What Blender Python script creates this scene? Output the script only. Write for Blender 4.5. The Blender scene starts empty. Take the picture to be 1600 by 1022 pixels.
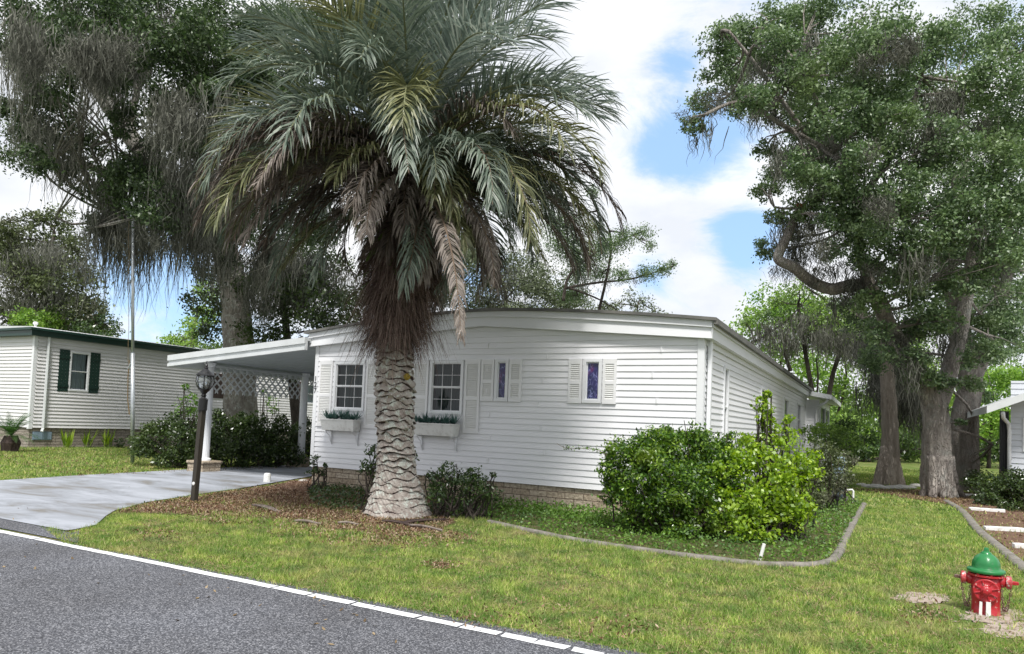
import bpy, math, random
import numpy as np
from mathutils import Vector, Matrix
R = math.radians
scene = bpy.context.scene
col = scene.collection

# ------------------------------------------------------------------ camera
CZ = 1.62; F = 1100.0; PX0 = 800.0; PY0 = 612.0
yaw, pitch, roll = R(27.7), R(2.65), R(2.3)
C0 = np.array([0, 0, CZ])
_f0 = np.array([-math.sin(yaw), math.cos(yaw), 0]); _r0 = np.array([math.cos(yaw), math.sin(yaw), 0]); _u0 = np.array([0, 0, 1.])
FW = _f0*math.cos(pitch)+_u0*math.sin(pitch); _u1 = _u0*math.cos(pitch)-_f0*math.sin(pitch)
RT = _r0*math.cos(roll)+_u1*math.sin(roll); UP = _u1*math.cos(roll)-_r0*math.sin(roll)
cam = bpy.data.cameras.new('camera'); camo = bpy.data.objects.new('camera', cam); col.objects.link(camo)
cam.sensor_width = 36; cam.lens = F/1600*36; cam.shift_y = (PY0-511)/1600; cam.clip_end = 2000
camo.matrix_world = Matrix(((RT[0], UP[0], -FW[0], 0), (RT[1], UP[1], -FW[1], 0), (RT[2], UP[2], -FW[2], CZ), (0, 0, 0, 1)))
scene.camera = camo

# ------------------------------------------------------------------ light
SUN_EL, SUN_AZ = R(58), R(-28)          # azimuth measured from -Y (behind the camera) towards +X when negative
sun_dir = np.array([math.cos(SUN_EL)*math.sin(-SUN_AZ), -math.cos(SUN_EL)*math.cos(SUN_AZ), math.sin(SUN_EL)])   # towards the sun
L = bpy.data.lights.new('sun', 'SUN'); L.energy = 2.4; L.angle = R(11); L.color = (1, .97, .92)
lo = bpy.data.objects.new('sun', L); col.objects.link(lo)
lo.rotation_euler = Vector(sun_dir).to_track_quat('Z', 'Y').to_euler()
scene.view_settings.view_transform = 'Standard'; scene.view_settings.look = 'None'
scene.view_settings.exposure = 1.07; scene.view_settings.gamma = 1
scene.render.engine = 'CYCLES'

# pixel of the photograph -> point, used to read real distances off it
def ray(x, y): return FW*F+RT*(x-PX0)-UP*(y-PY0)
def G(x, y, z=0.0):
    d = ray(x, y); return C0+d*((z-CZ)/d[2])
def PYp(x, y, Y):
    d = ray(x, y); return C0+d*(Y/d[1])
def PXp(x, y, X):
    d = ray(x, y); return C0+d*(X/d[0])
def PD(x, y, D): return C0+ray(x, y)*(D/F)

# ------------------------------------------------------------------ world: sky with broken cloud
w = bpy.data.worlds.new("World"); scene.world = w; w.use_nodes = True
nt = w.node_tree; N = nt.nodes; N.clear()
def nn(tree, t, **k):
    n = tree.nodes.new(t)
    for a, b in k.items(): setattr(n, a, b)
    return n
out = nn(nt, 'ShaderNodeOutputWorld'); bg = nn(nt, 'ShaderNodeBackground')
sky = nn(nt, 'ShaderNodeTexSky', sky_type='NISHITA'); sky.sun_disc = False
sky.sun_elevation = SUN_EL; sky.sun_rotation = math.atan2(sun_dir[0], sun_dir[1]); sky.air_density = 1.0; sky.dust_density = .3; sky.ozone_density = 2
tc = nn(nt, 'ShaderNodeTexCoord')
mp = nn(nt, 'ShaderNodeMapping'); mp.inputs['Scale'].default_value = (1, 1, 1.9); nt.links.new(tc.outputs['Generated'], mp.inputs[0])
n1 = nn(nt, 'ShaderNodeTexNoise'); n1.inputs['Scale'].default_value = 4.2; n1.inputs['Detail'].default_value = 9; n1.inputs['Roughness'].default_value = .66; n1.inputs['Distortion'].default_value = .5
nt.links.new(mp.outputs[0], n1.inputs['Vector'])
acc = n1.outputs['Fac']
def mth(op, a, b=None, clamp=False):
    m = nn(nt, 'ShaderNodeMath', operation=op); m.use_clamp = clamp
    for i, v in enumerate((a, b)):
        if v is None: continue
        if isinstance(v, (int, float)): m.inputs[i].default_value = v
        else: nt.links.new(v, m.inputs[i])
    return m.outputs[0]
acc = mth('ADD', acc, .10)
for (px, py, rad, amt) in [(1040, 225, 3.0, .30), (1150, 365, 2.4, .28), (1062, 85, 2.0, .26), (235, 455, 5.0, .30), (1020, 425, 2.0, .22), (1120, 230, 3.2, .24), (1180, 380, 2.0, .2), (870, 60, 8, -.12), (970, 300, 5, -.1), (1090, 420, 3, -.1), (1130, 300, 1.6, -.12), (80, 250, 8, -.1)]:
    d = ray(px, py); d = d/np.linalg.norm(d)
    vm = nn(nt, 'ShaderNodeVectorMath', operation='DISTANCE'); nt.links.new(tc.outputs['Generated'], vm.inputs[0]); vm.inputs[1].default_value = tuple(d)
    q = mth('DIVIDE', vm.outputs['Value'], math.tan(R(rad))); q = mth('MULTIPLY', q, q); q = mth('MULTIPLY', q, -1.0); q = mth('EXPONENT', q)
    acc = mth('SUBTRACT', acc, mth('MULTIPLY', q, amt))
mask = nn(nt, 'ShaderNodeMapRange'); mask.interpolation_type = 'SMOOTHERSTEP'
mask.inputs['From Min'].default_value = .30; mask.inputs['From Max'].default_value = .62; nt.links.new(acc, mask.inputs['Value'])
n2 = nn(nt, 'ShaderNodeTexNoise'); n2.inputs['Scale'].default_value = 4.5; n2.inputs['Detail'].default_value = 8; n2.inputs['Roughness'].default_value = .55
mp2 = nn(nt, 'ShaderNodeMapping'); mp2.inputs['Scale'].default_value = (1, 1, 1.9); mp2.inputs['Location'].default_value = (3, 1, 2.05); nt.links.new(tc.outputs['Generated'], mp2.inputs[0]); nt.links.new(mp2.outputs[0], n2.inputs['Vector'])
cr = nn(nt, 'ShaderNodeValToRGB'); cr.color_ramp.elements[0].position = .33; cr.color_ramp.elements[0].color = (.42, .44, .475, 1)
cr.color_ramp.elements[1].position = .62; cr.color_ramp.elements[1].color = (.55, .555, .565, 1)
nt.links.new(n2.outputs['Fac'], cr.inputs[0])
sk = nn(nt, 'ShaderNodeVectorMath', operation='SCALE'); sk.inputs['Scale'].default_value = .12; nt.links.new(sky.outputs[0], sk.inputs[0])
skb = nn(nt, 'ShaderNodeMix', data_type='RGBA'); skb.inputs[0].default_value = .75
nt.links.new(sk.outputs[0], skb.inputs[6]); skb.inputs[7].default_value = (.22, .345, .53, 1)
mx = nn(nt, 'ShaderNodeMix', data_type='RGBA'); nt.links.new(mask.outputs[0], mx.inputs[0]); nt.links.new(skb.outputs[2], mx.inputs[6]); nt.links.new(cr.outputs[0], mx.inputs[7])
nt.links.new(mx.outputs[2], bg.inputs[0]); bg.inputs[1].default_value = 1.0; nt.links.new(bg.outputs[0], out.inputs[0])

# ------------------------------------------------------------------ materials
def mat(name, color, rough=.6, metal=0., noise=None, bump=None, spec=.5, coat=0):
    """noise=(color2, scale, lo, hi[, stretch]); bump=(scale, strength)"""
    m = bpy.data.materials.new(name); m.use_nodes = True; t = m.node_tree; b = t.nodes['Principled BSDF']
    b.inputs['Roughness'].default_value = rough; b.inputs['Metallic'].default_value = metal; b.inputs['Specular IOR Level'].default_value = spec
    b.inputs['Coat Weight'].default_value = coat
    b.inputs['Base Color'].default_value = (*color, 1)
    tcn = t.nodes.new('ShaderNodeTexCoord')
    if noise:
        mpn = t.nodes.new('ShaderNodeMapping'); t.links.new(tcn.outputs['Object'], mpn.inputs[0])
        if len(noise) > 4: mpn.inputs['Scale'].default_value = noise[4]
        n = t.nodes.new('ShaderNodeTexNoise'); n.inputs['Scale'].default_value = noise[1]; n.inputs['Detail'].default_value = 8; n.inputs['Roughness'].default_value = .62
        t.links.new(mpn.outputs[0], n.inputs['Vector'])
        r = t.nodes.new('ShaderNodeValToRGB'); r.color_ramp.elements[0].position = noise[2]; r.color_ramp.elements[1].position = noise[3]
        r.color_ramp.elements[0].color = (*color, 1); r.color_ramp.elements[1].color = (*noise[0], 1)
        t.links.new(n.outputs['Fac'], r.inputs[0]); t.links.new(r.outputs[0], b.inputs['Base Color'])
    if bump:
        n = t.nodes.new('ShaderNodeTexNoise'); n.inputs['Scale'].default_value = bump[0]; n.inputs['Detail'].default_value = 6
        if noise and len(noise) > 4: t.links.new(mpn.outputs[0], n.inputs['Vector'])
        else: t.links.new(tcn.outputs['Object'], n.inputs['Vector'])
        bm = t.nodes.new('ShaderNodeBump'); bm.inputs['Strength'].default_value = bump[1]; bm.inputs['Distance'].default_value = .02
        t.links.new(n.outputs['Fac'], bm.inputs['Height']); t.links.new(bm.outputs[0], b.inputs['Normal'])
    return m

def leafmat(name, cols, trans=.3, rough=.5, patch=None, gloss=.04):
    """cols: colours picked per leaf; patch=(colour, scale, lo, hi) a second species colour by place"""
    m = bpy.data.materials.new(name); m.use_nodes = True; t = m.node_tree; t.nodes.clear()
    o = t.nodes.new('ShaderNodeOutputMaterial'); g = t.nodes.new('ShaderNodeNewGeometry')
    r = t.nodes.new('ShaderNodeValToRGB'); el = r.color_ramp.elements
    while len(el) < len(cols): el.new(.5)
    for i, c in enumerate(cols): el[i].position = i/(len(cols)-1); el[i].color = (*c, 1)
    t.links.new(g.outputs['Random Per Island'], r.inputs[0]); c = r.outputs[0]
    if patch:
        tcn = t.nodes.new('ShaderNodeTexCoord'); n = t.nodes.new('ShaderNodeTexNoise'); n.inputs['Scale'].default_value = patch[1]; n.inputs['Detail'].default_value = 4
        t.links.new(tcn.outputs['Object'], n.inputs['Vector'])
        mr = t.nodes.new('ShaderNodeMapRange'); mr.inputs['From Min'].default_value = patch[2]; mr.inputs['From Max'].default_value = patch[3]; t.links.new(n.outputs['Fac'], mr.inputs['Value'])
        x = t.nodes.new('ShaderNodeMix'); x.data_type = 'RGBA'; t.links.new(mr.outputs[0], x.inputs[0]); t.links.new(c, x.inputs[6]); x.inputs[7].default_value = (*patch[0], 1); c = x.outputs[2]
    d = t.nodes.new('ShaderNodeBsdfDiffuse'); tr = t.nodes.new('ShaderNodeBsdfTranslucent'); gl = t.nodes.new('ShaderNodeBsdfGlossy'); gl.inputs['Roughness'].default_value = rough
    hs = t.nodes.new('ShaderNodeHueSaturation'); hs.inputs['Value'].default_value = 1.25; hs.inputs['Saturation'].default_value = 1.1; t.links.new(c, hs.inputs['Color'])
    t.links.new(c, d.inputs[0]); t.links.new(hs.outputs[0], tr.inputs[0])
    m1 = t.nodes.new('ShaderNodeMixShader'); m1.inputs[0].default_value = trans; t.links.new(d.outputs[0], m1.inputs[1]); t.links.new(tr.outputs[0], m1.inputs[2])
    m2 = t.nodes.new('ShaderNodeMixShader'); m2.inputs[0].default_value = gloss; t.links.new(m1.outputs[0], m2.inputs[1]); t.links.new(gl.outputs[0], m2.inputs[2])
    t.links.new(m2.outputs[0], o.inputs[0]); return m

M = {}
M['siding'] = mat('siding', (.76, .76, .785), .45, noise=((.67, .68, .69), 1.6, .42, .78, (.5, .5, 3)), bump=(3, .12))
M['trim'] = mat('trim', (.72, .73, .75), .4)
M['shutter'] = mat('shutter', (.74, .74, .75), .5)
M['louver'] = mat('louver', (.70, .70, .685), .5)
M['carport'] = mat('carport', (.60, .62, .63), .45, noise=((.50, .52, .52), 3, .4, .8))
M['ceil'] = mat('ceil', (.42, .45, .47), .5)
M['roof'] = mat('roof', (.10, .10, .095), .6, noise=((.17, .165, .15), 2.5, .4, .7))
M['green_trim'] = mat('green_trim', (.008, .036, .027), .4)
M['green_shutter'] = mat('green_shutter', (.004, .026, .018), .5)
M['siding2'] = mat('siding2', (.68, .67, .68), .5, noise=((.63, .62, .62), 1.0, .3, .8))
M['siding3'] = mat('siding3', (.52, .54, .58), .5)
M['black'] = mat('black', (.012, .012, .013), .35, bump=(40, .1))
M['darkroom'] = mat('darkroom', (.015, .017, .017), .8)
M['curtain'] = mat('curtain', (.075, .10, .095), .9)
M['curtain_light'] = mat('curtain_light', (.85, .85, .9), .9)
M['green_metal'] = mat('green_metal', (.03, .03, .03), .4)
M['steel'] = mat('steel', (.42, .45, .47), .35, metal=.6, noise=((.55, .57, .58), 9, .4, .7))
M['white_paint'] = mat('white_paint', (.72, .72, .70), .5, noise=((.42, .40, .36), 7, .5, .85), bump=(30, .2))
M['pvc'] = mat('pvc', (.78, .78, .77), .35)
M['postwood'] = mat('postwood', (.02, .016, .012), .7, noise=((.05, .042, .028), 6, .3, .8, (4, 4, .4)), bump=(30, .3))
M['hyd_red'] = mat('hyd_red', (.36, .012, .020), .42, noise=((.50, .33, .30), 30, .60, .64), bump=(22, .25), coat=.15)
M['hyd_green'] = mat('hyd_green', (.010, .16, .04), .4, noise=((.05, .13, .06), 16, .58, .68), bump=(18, .25), coat=.15)
M['hyd_worn'] = mat('hyd_worn', (.42, .05, .055), .35, metal=.2, noise=((.50, .46, .44), 34, .50, .62), bump=(30, .2))
M['rust'] = mat('rust', (.10, .045, .03), .7, metal=.3, noise=((.2, .14, .12), 60, .4, .6))
M['concrete'] = mat('concrete', (.12, .108, .092), .9, noise=((.26, .24, .215), 9, .35, .72), bump=(40, .5))
M['stone'] = mat('stone', (.36, .35, .32), .9, noise=((.5, .49, .46), 5, .35, .7), bump=(14, .6))
M['util'] = mat('util', (.20, .27, .34), .45)
M['mulch_chip'] = leafmat('mulch_chip', [(0.069, 0.039, 0.025), (0.157, 0.088, 0.052), (0.255, 0.176, 0.115), (0.372, 0.297, 0.218)], .0, .8, gloss=.0)
M['litter'] = leafmat('litter', [(.10, .07, .04), (.22, .16, .09), (.33, .26, .17)], .1, .8, gloss=0)
M['deadwood'] = mat('deadwood', (.26, .22, .19), .9, noise=((.12, .09, .08), 8, .35, .7, (1, 1, 1)), bump=(30, .4))
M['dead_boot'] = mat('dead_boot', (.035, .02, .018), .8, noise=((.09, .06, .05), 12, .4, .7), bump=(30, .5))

def barkmat(name, a, b, lichen=None, sc=6, st=(1, 1, .25), bs=.9):
    m = mat(name, a, .95, noise=(b, sc, .35, .68, st), spec=.2)
    t = m.node_tree; bs_ = t.nodes['Principled BSDF']; tcn = t.nodes.new('ShaderNodeTexCoord')
    mpn = t.nodes.new('ShaderNodeMapping'); mpn.inputs['Scale'].default_value = st; t.links.new(tcn.outputs['Object'], mpn.inputs[0])
    v = t.nodes.new('ShaderNodeTexVoronoi'); v.feature = 'DISTANCE_TO_EDGE'; v.inputs['Scale'].default_value = sc*2.2; 
    n = t.nodes.new('ShaderNodeTexNoise'); n.inputs['Scale'].default_value = sc*2.5; n.inputs['Detail'].default_value = 8; t.links.new(mpn.outputs[0], n.inputs['Vector'])
    ad = t.nodes.new('ShaderNodeVectorMath'); ad.operation = 'MULTIPLY_ADD'; t.links.new(n.outputs['Color'], ad.inputs[0]); ad.inputs[1].default_value = (.15, .15, .15); t.links.new(mpn.outputs[0], ad.inputs[2]); t.links.new(ad.outputs[0], v.inputs['Vector'])
    mr = t.nodes.new('ShaderNodeMapRange'); mr.inputs['From Max'].default_value = .22; t.links.new(v.outputs['Distance'], mr.inputs['Value'])
    s = t.nodes.new('ShaderNodeMath'); s.operation = 'ADD'; t.links.new(mr.outputs[0], s.inputs[0]); t.links.new(n.outputs['Fac'], s.inputs[1])
    bp = t.nodes.new('ShaderNodeBump'); bp.inputs['Strength'].default_value = bs; bp.inputs['Distance'].default_value = .05; t.links.new(s.outputs[0], bp.inputs['Height']); t.links.new(bp.outputs[0], bs_.inputs['Normal'])
    if lichen:
        n3 = t.nodes.new('ShaderNodeTexNoise'); n3.inputs['Scale'].default_value = lichen[1]; n3.inputs['Detail'].default_value = 7; n3.inputs['Roughness'].default_value = .65; t.links.new(tcn.outputs['Object'], n3.inputs['Vector'])
        m3 = t.nodes.new('ShaderNodeMapRange'); m3.inputs['From Min'].default_value = lichen[2]; m3.inputs['From Max'].default_value = lichen[3]; t.links.new(n3.outputs['Fac'], m3.inputs['Value'])
        x = t.nodes.new('ShaderNodeMix'); x.data_type = 'RGBA'; t.links.new(m3.outputs[0], x.inputs[0])
        src = bs_.inputs['Base Color'].links[0].from_socket; t.links.new(src, x.inputs[6]); x.inputs[7].default_value = (*lichen[0], 1); t.links.new(x.outputs[2], bs_.inputs['Base Color'])
    return m
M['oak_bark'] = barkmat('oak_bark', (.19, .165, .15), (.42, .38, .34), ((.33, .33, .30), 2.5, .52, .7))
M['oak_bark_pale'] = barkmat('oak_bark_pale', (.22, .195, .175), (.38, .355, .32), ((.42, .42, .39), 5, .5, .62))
M['dark_bark'] = barkmat('dark_bark', (.05, .042, .035), (.12, .10, .085))
M['cypress_bark'] = barkmat('cypress_bark', (.24, .20, .165), (.42, .37, .32), None, 7, (1, 1, .12))
M['palm_bark'] = barkmat('palm_bark', (.26, .215, .19), (.48, .44, .40), ((.52, .54, .49), 9, .52, .60), 7, (1, 1, 1.5), .35)
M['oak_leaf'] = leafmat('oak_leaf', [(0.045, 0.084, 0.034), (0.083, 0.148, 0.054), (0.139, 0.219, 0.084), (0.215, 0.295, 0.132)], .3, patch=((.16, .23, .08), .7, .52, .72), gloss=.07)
M['oak_leaf_shaded'] = leafmat('oak_leaf_shaded', [(0.020, 0.039, 0.016), (0.036, 0.067, 0.022), (0.062, 0.106, 0.033), (0.100, 0.146, 0.056)], .25, patch=((.08, .13, .035), .5, .55, .8), gloss=.05)  # darker copy of the oak leaf colours: backlit crown's shade painted in
M['grey_leaf'] = leafmat('grey_leaf', [(0.065, 0.085, 0.046), (0.117, 0.143, 0.078), (0.169, 0.208, 0.111)], .2)
M['olive_leaf'] = leafmat('olive_leaf', [(0.044, 0.062, 0.025), (0.088, 0.112, 0.044), (0.138, 0.175, 0.062)], .25, patch=((.10, .095, .07), .4, .5, .7))
M['bright_leaf'] = leafmat('bright_leaf', [(0.108, 0.220, 0.032), (0.200, 0.351, 0.054), (0.324, 0.497, 0.089)], .4, patch=((.06, .12, .03), .3, .5, .75))
M['woods_leaf'] = leafmat('woods_leaf', [(0.098, 0.180, 0.040), (0.213, 0.343, 0.069), (0.367, 0.523, 0.120)], .4, patch=((.05, .09, .03), .25, .45, .65))
M['shrub_leaf'] = leafmat('shrub_leaf', [(.02, .045, .010), (0.046, 0.109, 0.014), (0.103, 0.207, 0.023), (0.218, 0.333, 0.034)], .3, .3, patch=((.20, .28, .03), 1.6, .56, .78), gloss=.06)
M['maple_leaf'] = leafmat('maple_leaf', [(0.102, 0.197, 0.012), (0.235, 0.374, 0.025), (0.367, 0.492, 0.050)], .4, .4, gloss=.05)
M['hedge_leaf'] = leafmat('hedge_leaf', [(0.018, 0.035, 0.010), (0.040, 0.070, 0.018), (0.075, 0.115, 0.030)], .25, .3, patch=((.08, .12, .03), .9, .52, .75), gloss=.06)
M['azalea_leaf'] = leafmat('azalea_leaf', [(.02, .045, .014), (.045, .085, .022), (.09, .14, .035)], .25, .3, gloss=.06)
M['cover_leaf'] = leafmat('cover_leaf', [(0.057, 0.127, 0.017), (0.115, 0.230, 0.034), (0.196, 0.333, 0.057)], .35, patch=((.045, .10, .02), .8, .45, .7))
M['succulent'] = leafmat('succulent', [(.03, .085, .065), (.07, .15, .13), (.16, .25, .23)], .15, .3, gloss=.06)
M['sago_leaf'] = leafmat('sago_leaf', [(.03, .08, .02), (.07, .15, .03)], .3)
M['moss'] = leafmat('moss', [(0.071, 0.073, 0.060), (0.125, 0.127, 0.107), (0.209, 0.210, 0.179)], .25, .9, gloss=0)
M['grass'] = leafmat('grass', [(0.108, 0.200, 0.032), (0.171, 0.286, 0.052), (0.272, 0.388, 0.081), (0.372, 0.445, 0.147), (0.543, 0.502, 0.266)], .35, .6, patch=((.36, .35, .17), 1.1, .50, .80), gloss=.02)
M['frond_green'] = leafmat('frond_green', [(0.062, 0.091, 0.068), (0.117, 0.155, 0.114), (0.217, 0.252, 0.193)], .25, .5, gloss=.06)
M['frond_blue'] = leafmat('frond_blue', [(0.095, 0.126, 0.110), (0.173, 0.218, 0.189), (0.347, 0.379, 0.330)], .28, .5, gloss=.07)
M['frond_olive'] = leafmat('frond_olive', [(0.078, 0.090, 0.042), (0.144, 0.156, 0.072), (0.264, 0.264, 0.132)], .25, .4, gloss=.05)
M['frond_brown'] = leafmat('frond_brown', [(0.085, 0.066, 0.056), (0.168, 0.137, 0.114), (0.267, 0.228, 0.199)], .15, .6, gloss=.05)
M['frond_dark'] = leafmat('frond_dark', [(.035, .026, .022), (.07, .055, .045), (.13, .10, .085)], .1, .6, gloss=.03)
M['fibre'] = leafmat('fibre', [(0.062, 0.039, 0.034), (0.138, 0.091, 0.075), (0.263, 0.202, 0.169)], .05, .7, gloss=.02)
M['rachis'] = mat('rachis', (.16, .17, .08), .5)
M['rachis_dead'] = mat('rachis_dead', (.13, .09, .06), .7)
M['fern'] = leafmat('fern', [(.05, .13, .01), (.12, .24, .02)], .4)

def special_mats():
    # asphalt with pale aggregate
    m = mat('asphalt', (.05, .05, .055), .85); t = m.node_tree; b = t.nodes['Principled BSDF']; tcn = t.nodes.new('ShaderNodeTexCoord')
    v = t.nodes.new('ShaderNodeTexVoronoi'); v.inputs['Scale'].default_value = 105; t.links.new(tcn.outputs['Object'], v.inputs['Vector'])
    r = t.nodes.new('ShaderNodeValToRGB'); e = r.color_ramp.elements; e[0].position = .0; e[0].color = (.030, .032, .038, 1); e[1].position = .95; e[1].color = (.26, .265, .28, 1)
    k = e.new(.45); k.color = (.065, .068, .078, 1); k = e.new(.75); k.color = (.125, .13, .145, 1)
    sp = t.nodes.new('ShaderNodeSeparateColor'); t.links.new(v.outputs['Color'], sp.inputs[0]); t.links.new(sp.outputs[0], r.inputs[0])
    n = t.nodes.new('ShaderNodeTexNoise'); n.inputs['Scale'].default_value = .9; n.inputs['Detail'].default_value = 7; t.links.new(tcn.outputs['Object'], n.inputs['Vector'])
    r2 = t.nodes.new('ShaderNodeValToRGB'); r2.color_ramp.elements[0].position = .3; r2.color_ramp.elements[0].color = (.74, .72, .72, 1); r2.color_ramp.elements[1].position = .75; r2.color_ramp.elements[1].color = (1.15, 1.15, 1.18, 1)
    t.links.new(n.outputs['Fac'], r2.inputs[0])
    x = t.nodes.new('ShaderNodeMix'); x.data_type = 'RGBA'; x.blend_type = 'MULTIPLY'; x.inputs[0].default_value = 1; t.links.new(r.outputs[0], x.inputs[6]); t.links.new(r2.outputs[0], x.inputs[7])
    t.links.new(x.outputs[2], b.inputs['Base Color'])
    bp = t.nodes.new('ShaderNodeBump'); bp.inputs['Strength'].default_value = .5; bp.inputs['Distance'].default_value = .006; t.links.new(v.outputs['Distance'], bp.inputs['Height']); t.links.new(bp.outputs[0], b.inputs['Normal'])
    M['asphalt'] = m
    # driveway
    m = mat('drive', (.27, .31, .37), .55); t = m.node_tree; b = t.nodes['Principled BSDF']; tcn = t.nodes.new('ShaderNodeTexCoord')
    mpn = t.nodes.new('ShaderNodeMapping'); mpn.inputs['Rotation'].default_value = (0, 0, .5); mpn.inputs['Scale'].default_value = (.35, 1, 1); t.links.new(tcn.outputs['Object'], mpn.inputs[0])
    n = t.nodes.new('ShaderNodeTexNoise'); n.inputs['Scale'].default_value = 1.5; n.inputs['Detail'].default_value = 9; n.inputs['Roughness'].default_value = .65; n.inputs['Distortion'].default_value = .6; t.links.new(mpn.outputs[0], n.inputs['Vector'])
    r = t.nodes.new('ShaderNodeValToRGB'); e = r.color_ramp.elements; e[0].position = .36; e[0].color = (.17, .16, .145, 1); e[1].position = .60; e[1].color = (.36, .38, .425, 1); k = e.new(.47); k.color = (.25, .265, .295, 1)
    t.links.new(n.outputs['Fac'], r.inputs[0]); t.links.new(r.outputs[0], b.inputs['Base Color'])
    M['drive'] = m
    # ground soil/turf
    m = mat('turf', (.08, .11, .03), .95); t = m.node_tree; b = t.nodes['Principled BSDF']; tcn = t.nodes.new('ShaderNodeTexCoord'); b.inputs['Specular IOR Level'].default_value = .1
    n = t.nodes.new('ShaderNodeTexNoise'); n.inputs['Scale'].default_value = .9; n.inputs['Detail'].default_value = 4; t.links.new(tcn.outputs['Object'], n.inputs['Vector'])
    r = t.nodes.new('ShaderNodeValToRGB'); e = r.color_ramp.elements; e[0].position = .42; e[0].color = (.10, .15, .035, 1); e[1].position = .72; e[1].color = (.23, .21, .10, 1); t.links.new(n.outputs['Fac'], r.inputs[0])
    n2 = t.nodes.new('ShaderNodeTexNoise'); n2.inputs['Scale'].default_value = 14; n2.inputs['Detail'].default_value = 8; n2.inputs['Roughness'].default_value = .7; t.links.new(tcn.outputs['Object'], n2.inputs['Vector'])
    r2 = t.nodes.new('ShaderNodeValToRGB'); r2.color_ramp.elements[0].position = .3; r2.color_ramp.elements[0].color = (.55, .55, .5, 1); r2.color_ramp.elements[1].position = .7; r2.color_ramp.elements[1].color = (1.3, 1.3, 1.25, 1); t.links.new(n2.outputs['Fac'], r2.inputs[0])
    x = t.nodes.new('ShaderNodeMix'); x.data_type = 'RGBA'; x.blend_type = 'MULTIPLY'; x.inputs[0].default_value = 1; t.links.new(r.outputs[0], x.inputs[6]); t.links.new(r2.outputs[0], x.inputs[7]); t.links.new(x.outputs[2], b.inputs['Base Color'])
    M['turf'] = m
    M['soil'] = mat('soil', (.09, .05, .035), .95, noise=((.20, .13, .095), 9, .35, .7), bump=(30, .8), spec=.1)
    M['sand'] = mat('sand', (.36, .30, .26), .95, noise=((.20, .15, .11), 10, .45, .7), bump=(30, .5), spec=.1)
    M['bed'] = mat('bed', (.05, .065, .02), .95, noise=((.13, .10, .06), 6, .45, .7), bump=(20, .8), spec=.1)
    M['line'] = mat('line', (.70, .71, .73), .7, noise=((.36, .37, .38), 3.0, .56, .72, (1, 6, 1)), bump=(50, .1))
    # rock-faced brick
    for nm, ca, cb, cm in (('brick', (.32, .26, .19), (.44, .38, .30), (.16, .12, .09)), ('brick_grey', (.27, .235, .205), (.34, .30, .265), (.13, .11, .095))):
        m = mat(nm, ca, .9, spec=.2); t = m.node_tree; b = t.nodes['Principled BSDF']; tcn = t.nodes.new('ShaderNodeTexCoord')
        s = t.nodes.new('ShaderNodeSeparateXYZ'); t.links.new(tcn.outputs['Object'], s.inputs[0])
        a = t.nodes.new('ShaderNodeMath'); a.operation = 'ADD'; t.links.new(s.outputs[0], a.inputs[0]); t.links.new(s.outputs[1], a.inputs[1])
        c = t.nodes.new('ShaderNodeCombineXYZ'); t.links.new(a.outputs[0], c.inputs[0]); t.links.new(s.outputs[2], c.inputs[1])
        br = t.nodes.new('ShaderNodeTexBrick'); br.inputs['Scale'].default_value = 1; br.inputs['Brick Width'].default_value = .38; br.inputs['Row Height'].default_value = .118; br.inputs['Mortar Size'].default_value = .007; br.inputs['Mortar Smooth'].default_value = .2
        br.inputs['Color1'].default_value = (*ca, 1); br.inputs['Color2'].default_value = (*cb, 1); br.inputs['Mortar'].default_value = (*cm, 1); t.links.new(c.outputs[0], br.inputs['Vector'])
        n = t.nodes.new('ShaderNodeTexNoise'); n.inputs['Scale'].default_value = 22; n.inputs['Detail'].default_value = 6; t.links.new(tcn.outputs['Object'], n.inputs['Vector'])
        r2 = t.nodes.new('ShaderNodeValToRGB'); r2.color_ramp.elements[0].position = .3; r2.color_ramp.elements[0].color = (.6, .58, .55, 1); r2.color_ramp.elements[1].position = .6; r2.color_ramp.elements[1].color = (1.15, 1.15, 1.15, 1); t.links.new(n.outputs['Fac'], r2.inputs[0])
        x = t.nodes.new('ShaderNodeMix'); x.data_type = 'RGBA'; x.blend_type = 'MULTIPLY'; x.inputs[0].default_value = .8; t.links.new(br.outputs['Color'], x.inputs[6]); t.links.new(r2.outputs[0], x.inputs[7]); t.links.new(x.outputs[2], b.inputs['Base Color'])
        sb = t.nodes.new('ShaderNodeMath'); sb.operation = 'SUBTRACT'; t.links.new(n.outputs['Fac'], sb.inputs[0]); t.links.new(br.outputs['Fac'], sb.inputs[1])
        bp = t.nodes.new('ShaderNodeBump'); bp.inputs['Strength'].default_value = .9; bp.inputs['Distance'].default_value = .03; t.links.new(sb.outputs[0], bp.inputs['Height']); t.links.new(bp.outputs[0], b.inputs['Normal'])
        M[nm] = m
    # window glass
    m = bpy.data.materials.new('glass'); m.use_nodes = True; t = m.node_tree; t.nodes.clear(); o = t.nodes.new('ShaderNodeOutputMaterial')
    tr = t.nodes.new('ShaderNodeBsdfTransparent'); tr.inputs[0].default_value = (.6, .68, .67, 1); gl = t.nodes.new('ShaderNodeBsdfGlossy'); gl.inputs['Roughness'].default_value = .03
    fr = t.nodes.new('ShaderNodeFresnel'); fr.inputs[0].default_value = 1.5; ms = t.nodes.new('ShaderNodeMixShader'); t.links.new(fr.outputs[0], ms.inputs[0]); t.links.new(tr.outputs[0], ms.inputs[1]); t.links.new(gl.outputs[0], ms.inputs[2]); t.links.new(ms.outputs[0], o.inputs[0])
    M['glass'] = m
    # stained glass film
    m = mat('stained', (.02, .02, .12), .2); t = m.node_tree; b = t.nodes['Principled BSDF']; tcn = t.nodes.new('ShaderNodeTexCoord')
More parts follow.
